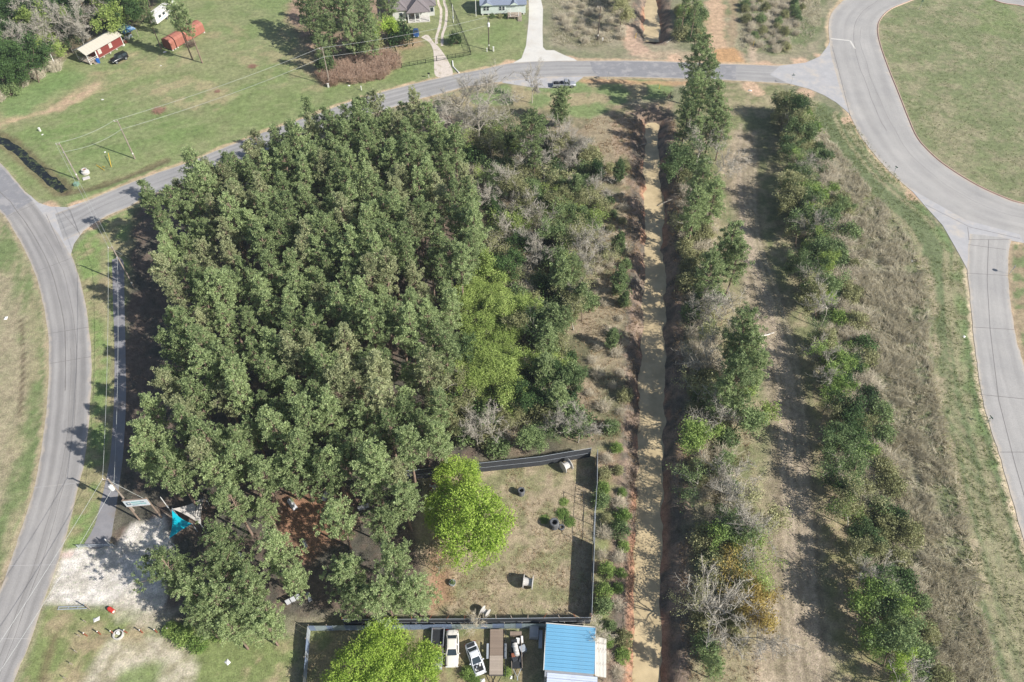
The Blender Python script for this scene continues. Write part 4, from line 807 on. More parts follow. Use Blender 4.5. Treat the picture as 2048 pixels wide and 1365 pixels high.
# ---------------- hedgerow right of the mown track
GH = 'hedgerow right of the mown track'
HL = [(1570, 215), (1590, 260), (1592, 330), (1600, 400), (1615, 480), (1625, 560), (1645, 640), (1660, 720), (1668, 800), (1680, 880), (1690, 960), (1715, 1060), (1740, 1150), (1765, 1250), (1800, 1365)]
HRr = [(1620, 215), (1650, 290), (1680, 380), (1705, 450), (1715, 560), (1730, 640), (1745, 740), (1765, 830), (1780, 900), (1800, 1000), (1830, 1100), (1850, 1200), (1890, 1365)]
for q in scatter([(x + 12, y) for x, y in HL] + [(x - 16, y) for x, y in HL[::-1]], 2.6, 2.0):
    u = random.random(); k = LEAFY if u < .7 else (SPARSE if u < .9 else BARE)
    lf = 'grey_bark' if k is BARE else random.choice(['shrub_green', 'shrub_green', 'olive_leaf', 'olive_leaf', 'evergreen', 'shrub_bright'])
    plant(k, gpt(*q), 'hedge_tree', '%s tree, track side of the right hedgerow, %s' % (HUE[lf], where(q)), 'tree', GH, .6 + .28 * random.random(), lf)
for q in scatter(HL + HRr[::-1], 1.6, 1.95):
    u = random.random(); k = SHRUB if u < .55 else BRUSH
    lf = random.choice(['shrub_green', 'olive_leaf', 'olive_leaf', 'shrub_bright', 'olive_leaf', 'shrub_green', 'evergreen']) if k is SHRUB else None
    plant(k, gpt(*q), 'hedge_shrub', '%s shrub, road side of the right hedgerow, %s' % (HUE[lf], where(q)), 'shrub', GH, .6 + .6 * random.random(), lf, .9, ('stems', 'foliage'))
for px, py, h, lf, lb in ((1632, 430, 6.5, 'spring_leaf', 'lime green tree at the upper end of the right hedgerow'), (1668, 530, 6, 'yellow_green_leaf', 'yellow-green tree below the lime one in the right hedgerow'), (1690, 420, 5, 'shrub_green', 'dark green shrub tree right of the lime hedgerow tree'), (1648, 600, 5, 'spring_leaf', 'bright green tree in the upper middle of the right hedgerow'), (1690, 740, 6, 'evergreen', 'dark evergreen tree in the middle of the right hedgerow'), (1700, 850, 6, 'evergreen', 'dark tree below the hedgerow evergreen'), (1800, 1330, 5, 'spring_leaf', 'bright green tree at the bottom of the right hedgerow')):
    leafy_at(px, py, h, lb, LEAFY, lf, .6, GH)

# ---------------- yard trees
leafy_at(948, 1062, 11.2, 'large lime green tree in the middle of the fenced yard', HUGE, 'spring_leaf', .55)
leafy_at(900, 1015, 8.5, 'lime green tree joined to the left side of the big yard tree', BIG, 'spring_leaf', .55)
leafy_at(920, 955, 8, 'lime green tree in front of the fabric fence', BIG, 'spring_leaf', .55)
leafy_at(880, 1070, 6, 'sparse rusty tree left of the lime yard tree', SPARSE, 'rust_leaf', .6)
leafy_at(875, 1130, 5, 'sparse olive tree left below the lime yard tree', SPARSE, 'olive_leaf', .6)
for px, py, h, lb in ((770, 1290, 8, 'bright green tree below the corrugated fence, upper one'), (700, 1345, 8, 'bright green tree at the bottom left of the car yard'), (840, 1335, 8, 'bright green tree overhanging the old pickup'), (770, 1365, 8, 'bright green tree at the bottom edge of the car yard')):
    leafy_at(px, py, h, lb, BIG, 'spring_leaf', .6)
leafy_at(955, 1248, 3.5, 'small bare tree growing through the corrugated fence', BARE, 'pale_twig', .5)
leafy_at(1180, 1258, 4, 'leafless bush at the corner of the blue-roofed shed', BARE, 'pale_twig', .5)
for px, py, s in ((1125, 1030, .55), (1090, 1040, .4), (1128, 1005, .4), (1140, 1045, .45)): plant(SHRUB, at(px, py), 'weed_clump', 'weeds growing round the big tyre stack', 'plant', 'weeds round the tyre stack', s, 'shrub_bright', .35, ('stems', 'foliage'))
for px, py, s in ((370, 1275, .8), (345, 1262, .6), (400, 1290, .7), (440, 1270, .6), (1015, 1345, .35), (935, 1350, .5), (950, 1362, .4)): plant(SHRUB, at(px, py), 'shrub', 'low green shrub on the grass by the lower fences', 'shrub', 'low shrubs at the bottom', s, 'shrub_bright', .8, ('stems', 'foliage'))

# ---------------- uncountable low growth, one object each
def tuft_field(name, label, cat, polys, dens, h, m, spread=.35, blades=7, wid=.03, seed=1, drop=None):
    r = np.random.default_rng(seed); pts = []
    for poly in polys:
        P = W(poly); lo, hi = P.min(0), P.max(0); n = int((hi - lo).prod() * dens); Q = lo + r.random((n, 2)) * (hi - lo); Q = Q[inside(Q[:, 0], Q[:, 1], P)]
        Q = Q[fbm(Q[:, 0] * .25, Q[:, 1] * .25, seed, 3) + .35 * (r.random(len(Q)) - .5) > .42]; pts.append(Q)
    Q = np.concatenate(pts); z = gz(Q[:, 0], Q[:, 1]); n = len(Q); sc = np.repeat(.6 + .8 * r.random(n), blades)
    sw = np.c_[fbm(Q[:, 0] * .33, Q[:, 1] * .33, seed + 50, 3), fbm(Q[:, 0] * .33, Q[:, 1] * .33, seed + 70, 3)] - .5; lean = np.repeat(r.normal(0, spread, (n, 2)) + sw * 5 * spread, blades, 0)
    C = np.repeat(np.c_[Q, z], blades, 0); C[:, :2] += r.normal(0, .12, (len(C), 2)); D = np.c_[lean + r.normal(0, .35, (len(C), 2)), np.full(len(C), 1.)]; D /= np.linalg.norm(D, axis=1)[:, None]
    p = np.cross(D, unit(len(D), r)); p /= np.linalg.norm(p, axis=1)[:, None] + 1e-9; tip = C + D * (h * sc * (.7 + .6 * r.random(len(C))))[:, None]
    V = np.stack([C - p * wid, C + p * wid, tip], 1).reshape(-1, 3)
    o = link(name, np_mesh(name, V, np.arange(len(V)).reshape(-1, 3), MATS[m])); set_props(o, label, cat, None, 'stuff'); print(name, n * blades)
leafmat('dead_grass', lin(172, 164, 138), lin(224, 216, 194), .38, 0, .9)
leafmat('green_grass', lin(108, 122, 70), lin(158, 164, 110), .3, 0, .4)
leafmat('straw_grass', lin(140, 118, 90), lin(184, 160, 128), .2, 0, .4)
ROUGH = [(1640, 250), (1700, 330), (1760, 400), (1820, 480), (1850, 560), (1860, 700), (1885, 850), (1920, 1000), (1960, 1180), (2000, 1400), (1830, 1400), (1790, 1150), (1750, 900), (1720, 650), (1690, 450)]
tuft_field('dead_grass', 'tall dead grass in the rough between hedgerow and side road', 'grass', [ROUGH], 11, 1.15, 'dead_grass', .6, 7, .045, 3)
for q in scatter([(1715, 430), (1760, 440), (1800, 560), (1815, 700), (1850, 880), (1890, 1050), (1930, 1300), (1850, 1365), (1810, 1100), (1770, 900), (1745, 700), (1725, 560)], .6, 3.4):
    plant(BRUSH, gpt(*q), 'dead_brush', 'grey tangle of dead brush in the rough grass, ' + where(q), 'shrub', 'dead brush in the rough', .5 + .35 * random.random(), 'dead_grass', .8, ('stems', 'twigs'), bark='dead_grass')
tuft_field('rough_grass', 'greenish rough grass beside the loop and side roads', 'grass', [[(1600, 190), (1700, 240), (1830, 395), (1925, 530), (1945, 700), (2000, 930), (2080, 1200), (2110, 1400), (1990, 1400), (1900, 950), (1855, 620), (1780, 430), (1640, 250)], ROUGH], 7.0, .26, 'green_grass', .3, 4, .04, 4)
tuft_field('north_rough_grass', 'dry rough grass north of the cross road', 'grass', [[(1105, -40), (1260, -40), (1250, 80), (1150, 98), (1105, 85)], [(1480, -40), (1640, -40), (1640, 60), (1590, 108), (1480, 100)]], 5, .6, 'dead_grass', .4, 6, .035, 5)
tuft_field('bank_weeds', 'weeds and grass hanging over the ditch banks', 'grass', [[(1255, 240), (1285, 230), (1282, 700), (1280, 1365), (1245, 1365), (1258, 800)], [(1335, 240), (1362, 240), (1385, 800), (1400, 1365), (1365, 1365), (1350, 800)]], 5, .45, 'straw_grass', .45, 6, .035, 12)
tuft_field('yard_grass', 'patchy dry grass inside the fenced yard', 'grass', [[(1010, 930), (1190, 905), (1185, 1235), (870, 1235), (870, 1130), (1020, 1130)]], 7, .25, 'straw_grass', .3, 5, .03, 6)
tuft_field('clearing_grass', 'dry grass in the clearing left of the ditch', 'grass', [[(1170, 240), (1260, 230), (1258, 880), (1180, 880), (1150, 700), (1190, 500)], [(1385, 500), (1400, 1000), (1405, 1365), (1520, 1365), (1520, 1000), (1450, 600)]], 4, .4, 'straw_grass', .35, 5, .035, 8)
tuft_field('island_grass', 'short mottled grass on the oval island', 'grass', [[(1830, 5), (1770, 45), (1765, 85), (1800, 185), (1840, 275), (1900, 330), (2060, 405), (2120, 300), (2120, 60), (1986, 5)]], 2.2, .16, 'green_grass', .3, 4, .05, 7)

# ================================================================ things people put here
def cm(name, rgb, rough=.6, var=.12, scale=2., **k): return mat(name, lin(*rgb), rough, var, scale, **k)
cm('red_board', (128, 62, 54), .8, .16, 1.5); cm('red_wall', (112, 54, 48), .85, .15, 1); cm('cream_metal', (190, 184, 170), .5, .05, .5, dirt=lin(176, 166, 150), dscale=.5, damt=.4)
cm('white_paint', (216, 214, 208), .6, .06, 1.2, dirt=lin(170, 164, 150), dscale=.7, damt=.4); cm('galv', (178, 184, 190), .45, .1, 1.5, metal=.3); cm('dark_metal', (44, 46, 48), .6, .2, 2)
cm('weathered_wood', (166, 152, 138), .9, .2, 3, bmp=.3); cm('brown_wood', (136, 120, 106), .9, .2, 3, bmp=.3); cm('pole_wood', (150, 138, 126), .9, .18, 2); cm('pole_dark', (92, 82, 74), .9, .18, 2)
cm('glass', (48, 58, 64), .12, .1, 1, spec=.6); cm('rubber', (40, 40, 42), .85, .25, 3, dirt=lin(110, 104, 96), dscale=1.5, damt=.5); cm('tyre_grey', (84, 86, 90), .85, .25, 2, dirt=lin(140, 136, 128), dscale=1.2)
cm('rim', (168, 170, 172), .4, .1, 2, metal=.6); cm('black_paint', (24, 27, 32), .25, .1, 1, spec=.6); cm('silver_paint', (172, 174, 178), .35, .06, 1, metal=.4, spec=.5); cm('blue_paint', (44, 74, 118), .3, .1, 1, spec=.5)
cm('white_car', (222, 216, 204), .4, .04, .8, dirt=lin(190, 176, 152), dscale=.8, damt=.5); cm('wreck_white', (214, 216, 220), .45, .08, 1, dirt=lin(150, 154, 162), dscale=.9, damt=.6); cm('faded_red', (122, 82, 74), .8, .2, 1.5); cm('primer_grey', (120, 124, 128), .7, .2, 1.5, dirt=lin(150, 140, 130))
cm('headlight', (206, 208, 206), .2, .05, 1, spec=.6); cm('taillight', (120, 24, 22), .3, .1, 1)
cm('orange_metal', (160, 104, 88), .7, .1, 1.0, dirt=lin(142, 92, 78), dscale=.6, damt=.5); cm('orange_dark', (132, 80, 68), .7, .15, 1)
cm('blue_tarp', (92, 142, 186), .5, .2, .7, dirt=lin(206, 214, 222), dscale=.9, dlo=.48, dhi=.6, damt=.8); cm('bin_blue', (40, 100, 180), .5, .1, 1); cm('grey_shingle', (124, 116, 116), .95, .16, 3.0, bmp=.4); cm('slate_shingle', (126, 134, 150), .95, .12, 3, bmp=.3)
cm('siding', (206, 206, 198), .7, .05, 1); cm('mint_siding', (204, 216, 206), .7, .05, 1); cm('trim', (228, 228, 224), .6, .04, 1); cm('blue_roof', (110, 166, 198), .55, .06, .5, dirt=lin(132, 168, 186), dscale=.3, damt=.5); cm('pale_roof', (196, 204, 218), .5, .07, .6, dirt=lin(164, 168, 178), dscale=.5)
cm('old_white_metal', (214, 210, 200), .6, .1, 1.2, dirt=lin(122, 104, 92), dscale=1.1, dlo=.52, dhi=.62, damt=.8); cm('fence_sheet', (178, 190, 192), .45, .1, 1.0, metal=.3, dirt=lin(150, 166, 142), dscale=.5, damt=.6); cm('fence_sheet_blue', (150, 166, 190), .45, .12, 1.0, metal=.3, dirt=lin(120, 130, 150), dscale=.6)
cm('screen_fabric', (62, 64, 68), .9, .12, 1.5); cm('rust', (140, 86, 64), .85, .2, 2); cm('concrete', (196, 192, 186), .9, .1, 1.5, dirt=lin(150, 144, 132)); cm('green_box', (120, 150, 130), .6, .1, 1); cm('grey_cover', (150, 152, 156), .8, .1, 1)
cm('teal_fabric', (0, 176, 196), .7, .08, .8); cm('grey_fabric', (196, 190, 182), .8, .08, .8); cm('sign_face', (208, 214, 218), .5, .06, 1); cm('sign_teal', (120, 176, 176), .5, .15, 2); cm('sign_dark', (96, 116, 132), .5, .2, 2); cm('barrel_red', (196, 62, 52), .5, .15, 2); cm('yellow', (214, 178, 60), .6, .1, 1); cm('street_green', (54, 96, 80), .5, .1, 1); cm('white_bunker', (190, 191, 194), .6, .08, 1.5); cm('pvc_white', (226, 224, 218), .5, .05, 1); cm('spool_wood', (196, 192, 186), .85, .12, 3); cm('dry_stick', (168, 132, 114), .9, .25, 2); cm('log_white', (222, 214, 202), .8, .1, 1.5); cm('cable', (180, 182, 178), .6, .1, 1); cm('cable_dark', (70, 72, 76), .6, .1, 1); cm('mirror_black', (30, 32, 34), .4, .1, 1); cm('engine', (58, 60, 64), .6, .5, 6)
M_ = MATS

# ---------------- utility poles and lines
def utility_pole(px, py, h, label, m='pole_wood', arm=True, transformer=False, r=.16, guy=None):
    b = at(px, py); t = thing('utility_pole', label, 'utility pole', b, 0, 'utility poles along the roads')
    MB().tube((0, 0, -.3), (0, 0, h), r, r * .68, 10).build('pole', M_[m], t)
    if arm:
        MB().box((-.35, 0, h - .25), (.9, .12, .12)).build('crossarm', M_['weathered_wood'], t)
        for x in (-.72, .02): MB().tube((x, 0, h - .19), (x, 0, h + .1), .06, .04, 8).build('insulator', M_['pvc_white'], t)
    MB().box((0, -.2, h * .78), (.1, .3, .1)).build('bracket', M_['galv'], t)
    if transformer:
        MB().lathe([(0, h - 2.2), (.3, h - 2.2), (.33, h - 2.1), (.33, h - 1.3), (.26, h - 1.15), (0, h - 1.1)], 14, Matrix.Translation((.05, -.52, 0))).build('transformer', M_['pvc_white'], t, smooth=False)
        MB().tube((.05, -.52, h - 1.15), (.05, -.52, h - .8), .05, .05, 6).build('bushing', M_['galv'], t)
    MB().tube((0, 0, 1.3), (0, 0, 1.7), r * .99, r * .97, 10, False).build('marker_band', M_['pvc_white'], t)
    return b, h
P1 = utility_pole(158, 360, 9.6, 'wooden utility pole at the black ditch, nearest the left junction')
P2 = utility_pole(270, 318, 10.1, 'wooden utility pole in the middle of the north-west lawn edge')
P3 = utility_pole(269, 576, 10.7, 'wooden utility pole between the left road and the plantation')
P4 = utility_pole(268, 1022, 9.8, 'wooden utility pole with white transformer above the gravel lot', transformer=True)
P5 = utility_pole(660, 172, 10.2, 'utility pole in front of the roadside pine grove')
P6 = utility_pole(978, 101, 9.1, 'dark utility pole with transformer in front of the mint house', 'pole_dark', False, True)
P7 = utility_pole(1195, 81, 9.5, 'dark utility pole left of the north ditch', 'pole_dark')
for px, py, h, lb in ((952, 33, 6.5, 'slim white service pole beside the mint house'), (907, 46, 5.2, 'slim white service pole along the black rail fence')):
    t = thing('service_pole', lb, 'pole', at(px, py), 0); MB().tube((0, 0, 0), (0, 0, h), .1, .08, 8).build('pole', M_['pvc_white'], t); MB().box((0, -.16, 1.6), (.35, .2, .6)).build('meter_box', M_['galv'], t)
t = thing('service_pole', 'short white pole at the brush edge left of the cabin', 'pole', at(113, 136), 0); MB().tube((0, 0, 0), (.1, .1, 4.2), .13, .1, 8).build('pole', M_['pvc_white'], t); MB().box((0, -.18, 1.3), (.3, .2, .45)).build('meter_box', M_['galv'], t)
def wire(a, b, za, zb, sag, label, m='cable', r=.024):
    p = Vector((a.x, a.y, za)); q = Vector((b.x, b.y, zb)); pts = []
    for i in range(17):
        f = i / 16; v = p.lerp(q, f); v.z -= sag * 4 * f * (1 - f); pts.append(v - p)
    o = MB().path(pts, r, 5).build('power_line', M_[m], None, p); set_props(o, label, 'power line', 'power lines')
OFF1 = at(-60, 1560); OFF0 = at(-330, 250)
for (A, B, nm) in ((P1, P2, 'between the two poles of the north-west lawn'), (P2, P5, 'from the lawn pole to the pole by the pine grove'), (P5, P6, 'from the pine grove pole to the pole at the mint house'), (P1, P3, 'crossing the left junction between two poles'), (P3, P4, 'running along the lane beside the plantation'), (P4, (OFF1, 9.5), 'running from the transformer pole over the gravel lot')):
    wire(A[0] + Vector((-.7, 0, 0)), B[0] + Vector((-.7, 0, 0)), A[1] + .05, B[1] + .05, .7, 'upper power line ' + nm)
    wire(A[0], B[0], A[1] * .78, B[1] * .78, .9, 'lower power line ' + nm)
for P, e, nm in ((P3, (262, 520), 'plantation-side pole'), (P4, (292, 1000), 'transformer pole')):
    g = at(*e); o = MB().tube((0, 0, 0), g - (P[0] + Vector((0, 0, P[1] - .6))), .035, .035, 5).build('guy_wire', M_['cable'], None, P[0] + Vector((0, 0, P[1] - .6))); set_props(o, 'guy wire bracing the ' + nm, 'guy wire')

# ---------------- vehicles
def wheels(t, xs, hw, r, w=.22):
    tm = MB().lathe([(r * .62, -w / 2), (r * .95, -w / 2), (r, -w / 3), (r, w / 3), (r * .95, w / 2), (r * .62, w / 2)], 16, Matrix.Rotation(R(90), 4, 'X'), True).mesh('tyre', M_['rubber'], True)
    rm = MB().lathe([(0, -w * .42), (r * .6, -w * .42), (r * .63, w * .42), (0, w * .42)], 12, Matrix.Rotation(R(90), 4, 'X')).mesh('rim', M_['rim'])
    for x in xs:
        for s in (-1, 1):
            e = link('wheel', None, t, (x, s * (hw - w / 2 + .02), r)); link('tyre', tm, e); link('rim', rm, e)
def ring(x, w, zb, zt, cr=.03, tw=.9):
    return [(x, -w, zb), (x, -w, (zb + zt) / 2 + .05), (x, -w * tw, zt), (x, -w * .5, zt + cr), (x, 0, zt + cr * 1.2), (x, w * .5, zt + cr), (x, w * tw, zt), (x, w, (zb + zt) / 2 + .05), (x, w, zb)]
def cabin_(t, base, top, m, glassm='glass', zb=.9, zt=1.4, win=True):
    """greenhouse: base and top are (x0, x1, half width); windows sit 8 mm proud"""
    (a0, a1, aw), (b0, b1, bw) = base, top
    B = [(a0, -aw, zb), (a1, -aw, zb), (a1, aw, zb), (a0, aw, zb)]; Tp = [(b0, -bw, zt), (b1, -bw, zt), (b1, bw, zt), (b0, bw, zt)]
    mid = [(b0 + .12, -bw * .7, zt + .04), (b1 - .12, -bw * .7, zt + .04), (b1 - .12, bw * .7, zt + .04), (b0 + .12, bw * .7, zt + .04)]
    MB().loft([B, Tp, mid]).build('roof', M_[m], t)
    if not win: return
    def pane(nm, c, su=.86, sv=.78):
        c = [Vector(v) for v in c]; ctr = sum(c, Vector()) / 4; n = (c[1] - c[0]).cross(c[3] - c[0]).normalized()
        if n.dot(ctr - Vector(((a0 + a1) / 2, 0, zb))) < 0: n = -n
        u = (c[1] - c[0]); q = [ctr + (v - ctr) * su + n * .012 for v in c]
        MB().quad(*q).build(nm, M_[glassm], t)
    pane('windshield', (B[1], B[2], Tp[2], Tp[1])); pane('rear_window', (B[3], B[0], Tp[0], Tp[3]))
    for s, (i, j) in ((-1, (0, 1)), (1, (3, 2))):
        p0, p1, q0, q1 = Vector(B[i]), Vector(B[j]), Vector(Tp[i]), Vector(Tp[j]); mb = (p0 + p1) / 2; mt2 = (q0 + q1) / 2
        pane('side_window', (p0, mb, mt2, q0), .82); pane('side_window', (mb, p1, q1, mt2), .82)
def lamps(t, L, hw, z, m1='headlight', m2='taillight'):
    for s in (-1, 1):
        MB().box((L / 2 - .06, s * (hw - .22), z), (.14, .32, .14)).build('headlight', M_[m1], t); MB().box((-L / 2 + .05, s * (hw - .2), z + .08), (.12, .3, .16)).build('taillight', M_[m2], t)
        
def sedan(name, label, loc, rz, L=4.85, hw=.9, paint='white_car', wreck=False):
    t = thing(name, label, 'car', loc, rz); h = L / 2
    rings = [ring(-h, hw * .74, .42, .72), ring(-h + .12, hw * .88, .32, .86), ring(-h + .6, hw * .97, .26, .93), ring(-.5, hw, .25, .92), ring(.6, hw, .25, .92), ring(h - 1.25, hw * .98, .25, .9), ring(h - .5, hw * .94, .28, .8), ring(h - .12, hw * .8, .34, .66), ring(h, hw * .55, .42, .58)]
    MB().loft(rings).build('body', M_[paint], t, smooth=True)
    cabin_(t, (-h + .75, h - 1.35, hw * .86), (-h + 1.45, h - 2.15, hw * .7), paint)
    wheels(t, (-h + .95, h - .95), hw, .33); lamps(t, L, hw, .62)
    for s in (-1, 1): MB().box((h - 1.62, s * (hw + .08), 1.0), (.14, .22, .14)).build('mirror', M_[paint], t, bevel=.03)
    if wreck:
        MB().box((h - .8, 0, .9), (.95, hw * 1.35, .05)).build('engine_bay', M_['dark_metal'], t)
        for i in range(9): MB().box((h - .8 + random.uniform(-.36, .36), random.uniform(-.5, .5), .95), (random.uniform(.12, .4), random.uniform(.1, .3), random.uniform(.06, .2)), random.random() * 3).build('engine_part', M_[random.choice(['engine', 'galv', 'white_paint', 'dark_metal'])], t)
        MB().box((-h + .45, 0, .975), (.5, hw * 1.3, .03)).build('trunk_opening', M_['dark_metal'], t)
    return t
sedan('parked_car', 'dusty white sedan beside the old grey pickup', at(905, 1300), R(-88), 4.9)
sedan('wrecked_car', 'white coupe without its hood, engine bay open, parked askew', at(951, 1320), R(-68), 4.4, .84, 'wreck_white', True)
sedan('parked_car', 'small blue car parked in front of the hip-roofed house', at(832, 70), R(-82), 4.3, .86, 'blue_paint')
def pickup(label, loc, rz, L=5.8, hw=.95, paint='silver_paint', roofm=None, hood=None):
    t = thing('pickup_truck', label, 'truck', loc, rz); h = L / 2
    MB().loft([ring(-.15, hw, .4, 1.05), ring(.8, hw, .4, 1.05), ring(h - 1.5, hw, .4, 1.04), ring(h - .5, hw * .96, .42, .98), ring(h - .08, hw * .9, .46, .86), ring(h, hw * .8, .5, .8)]).build('body', M_[hood or paint], t, smooth=True)
    cabin_(t, (-.1, h - 1.35, hw * .92), (.05, h - 2.05, hw * .76), roofm or paint, zb=1.03, zt=1.72)
    bl = h - .2
    b = MB().box((-h + bl / 2, 0, .62), (bl, 2 * hw * .84, .06)); b.build('bed_floor', M_['dark_metal'], t)
    for s in (-1, 1): MB().box((-h + bl / 2, s * (hw - .07), .74), (bl - .002, .13, .66)).build('bed_side', M_[paint], t, bevel=.02)
    MB().box((-h + .05, 0, .75), (.09, 2 * hw - .3, .6)).build('tailgate', M_[paint], t); MB().box((-.28, 0, .8), (.08, 2 * hw - .3, .6)).build('bed_front', M_[paint], t)
    MB().box((-h - .1, 0, .5), (.18, 2 * hw * .95, .16)).build('rear_bumper', M_['galv'], t); MB().box((h + .03, 0, .5), (.16, 2 * hw * .9, .2)).build('front_bumper', M_['galv'], t)
    wheels(t, (-h + 1.15, h - .95), hw, .38, .25); lamps(t, L, hw, .78)
    for s in (-1, 1): MB().box((h - 1.6, s * (hw + .12), 1.15), (.12, .24, .2)).build('mirror', M_['mirror_black'], t)
    return t
pk = pickup('silver pickup truck parked in the concrete bay off the cross road', at(1128, 173), R(2))
MB().box((-2.0, .3, .85), (.9, .7, .4)).build('load', M_['dark_metal'], pk); MB().box((-1.1, -.3, .8), (.6, .6, .3)).build('load', M_['engine'], pk)
pickup('old pickup with faded red roof half under the green tree', at(875, 1300), R(-90), 5.2, .88, 'primer_grey', 'faded_red', 'primer_grey')
t = thing('parked_suv', 'black boxy four-wheel drive parked before the red cabin', 'car', at(240, 122), R(232)); hw = .93
MB().loft([ring(-2.3, hw * .9, .5, 1.0), ring(-2.2, hw, .42, 1.12), ring(-.2, hw, .42, 1.14), ring(.9, hw, .42, 1.12), ring(1.9, hw * .96, .45, 1.06), ring(2.25, hw * .9, .5, .95)]).build('body', M_['black_paint'], t, smooth=True)
cabin_(t, (-2.2, .95, hw * .94), (-2.1, .45, hw * .8), 'black_paint', zb=1.1, zt=1.85); wheels(t, (-1.4, 1.4), hw + .04, .42, .28); lamps(t, 4.55, hw, .85)
MB().box((0, 0, .42), (2.4, 2 * hw * .9, .12)).build('underbody', M_['dark_metal'], t); MB().lathe([(.1, -.1), (.4, -.1), (.42, 0), (.4, .1), (.1, .1)], 14, Matrix.Translation((-2.42, 0, 1.05)) @ Matrix.Rotation(R(90), 4, 'Y')).build('spare_wheel', M_['rubber'], t)
# flat-deck trailer
t = thing('flat_trailer', 'flat wooden-deck trailer between the wrecked coupe and the junk trailer', 'trailer', at(993, 1308), R(-90)); Lt = 6.1
fr = MB(); [fr.box((0, s * .93, .62), (Lt, .08, .12)) for s in (-1, 1)]; [fr.box((x, 0, .615), (.08, 1.78, .1)) for x in (-3.0, -1.5, 0, 1.5, 3.0)]; fr.build('frame', M_['dark_metal'], t)
wA = [MB().box((0, 0, 0), (Lt * k, .128, .05)).mesh('plank', M_[m]) for k, m in ((.57, 'brown_wood'), (.425, 'weathered_wood'))]
for i in range(13):
    y = -.82 + i * .137; link('plank', wA[0], t, (-Lt * .212 + random.uniform(-.01, .01), y, .71 + random.uniform(-.006, .006))); link('plank', wA[1], t, (Lt * .288, y, .71 + random.uniform(-.006, .006)))
rl = MB(); rl.box((0, 1.25, .95), (Lt, .07, .07)); rl.box((3.02, .1, .85), (.06, 2.2, .07)); [rl.tube((x, .95, .66), (x, 1.25, .95), .035, .035, 6) for x in np.linspace(-3, 3, 9)]; rl.build('side_rail', M_['dark_metal'], t)
wheels(t, (-.6, .35), 1.28, .36, .22); [MB().box((-.12, s * 1.2, .78), (2.0, .28, .05)).build('fender', M_['galv'], t, bevel=.02) for s in (-1, 1)]
tg = MB(); [tg.tube((3.0, s * .7, .6), (4.3, 0, .58), .05, .05, 6) for s in (-1, 1)]; tg.tube((4.2, 0, .58), (4.7, 0, .58), .06, .06, 6); tg.tube((4.25, 0, .1), (4.25, 0, .95), .05, .05, 8); tg.build('tongue', M_['dark_metal'], t)
# junk trailer and its load
t = thing('utility_trailer', 'small dark trailer under a heap of junk left of the blue-roofed shed', 'trailer', at(1033, 1312), R(-88))
MB().box((0, 0, .5), (3.6, 1.4, .1)).build('deck', M_['dark_metal'], t); sd_ = MB(); [sd_.box((0, s * .7, .68), (3.6, .05, .26)) for s in (-1, 1)]; sd_.build('side_board', M_['weathered_wood'], t); wheels(t, (-.1,), .95, .32)
tg = MB(); [tg.tube((1.8, s * .55, .48), (2.9, 0, .46), .04, .04, 6) for s in (-1, 1)]; tg.tube((2.8, 0, .46), (3.3, 0, .46), .06, .06, 6); tg.build('tongue', M_['galv'], t)
tb = at(1033, 1312)
def junk(name, label, cat, dx, dy, z, m, d, rz=0, bev=.03):
    o = MB().box((0, 0, d[2] / 2), d).build(name, M_[m], None, (tb.x + dx, tb.y + dy, z), (0, 0, rz), bevel=bev); set_props(o, label, cat, 'junk heap by the shed'); return o
t2 = thing('metal_drum', 'ribbed pale drum lying across the junk trailer', 'drum', (tb.x - .1, tb.y + .5, .98), R(-78), 'junk heap by the shed')
MB().lathe([(0, -.8), (.36, -.8), (.36, -.5), (.38, -.48), (.36, -.46), (.36, -.05), (.38, 0), (.36, .05), (.36, .46), (.38, .48), (.36, .5), (.36, .8), (0, .8)], 16, Matrix.Rotation(R(90), 4, 'Y')).build('shell', M_['concrete'], t2); [MB().lathe([(.37, x - .04), (.385, x), (.37, x + .04)], 16, Matrix.Rotation(R(90), 4, 'Y')).build('hoop', M_['pvc_white'], t2) for x in (-.35, 0.2, .6)]
junk('engine_block', 'dark engine block heaped at the front of the junk trailer', 'engine', -.25, -.65, .56, 'engine', (.7, .6, .5), .4); junk('red_machine', 'small faded red machine on the junk trailer', 'machine', -.45, -.25, .56, 'rust', (.5, .5, .6), .2); junk('scrap_bin', 'dark scrap bin at the rear of the junk trailer', 'bin', -.3, 1.5, .56, 'dark_metal', (.8, .8, .4), .1)
junk('white_sink', 'white basin standing behind the junk trailer', 'sink', .15, 1.75, .5, 'pvc_white', (.5, .75, .35), -.1); junk('white_box', 'narrow white box beside the white basin', 'box', .75, 1.95, .3, 'pvc_white', (.3, .9, .5), .05); junk('air_conditioner', 'bluish metal cabinet dumped right of the junk trailer', 'cabinet', .85, .75, .0, 'galv', (.85, .85, .8), .45); junk('wheel_barrow_tray', 'round grey tub on the junk trailer', 'tub', -.4, 1.05, .6, 'galv', (.5, .5, .3), .8, .12); junk('motor_scooter', 'dark scooter wreck beside the junk trailer front', 'scooter', .55, -.45, .0, 'engine', (.35, 1.2, .7), -.3, .08); junk('crate', 'wooden crate against the corrugated fence behind the trailers', 'crate', -.1, 2.75, .0, 'brown_wood', (1.6, .5, .8))
o = MB().box((0, 0, .55), (1.25, 1.6, 1.1)).build('covered_box', M_['grey_cover'], None, at(1068, 1268), (0, 0, R(-3)), bevel=.06); set_props(o, 'grey covered box against the fence beside the blue-roofed shed', 'box')
o = MB().box((0, 0, .2), (.5, 2.4, .4)).build('trough', M_['galv'], None, at(1081, 1280), (0, 0, R(-3)), bevel=.04); set_props(o, 'long metal trough along the left wall of the blue-roofed shed', 'trough')

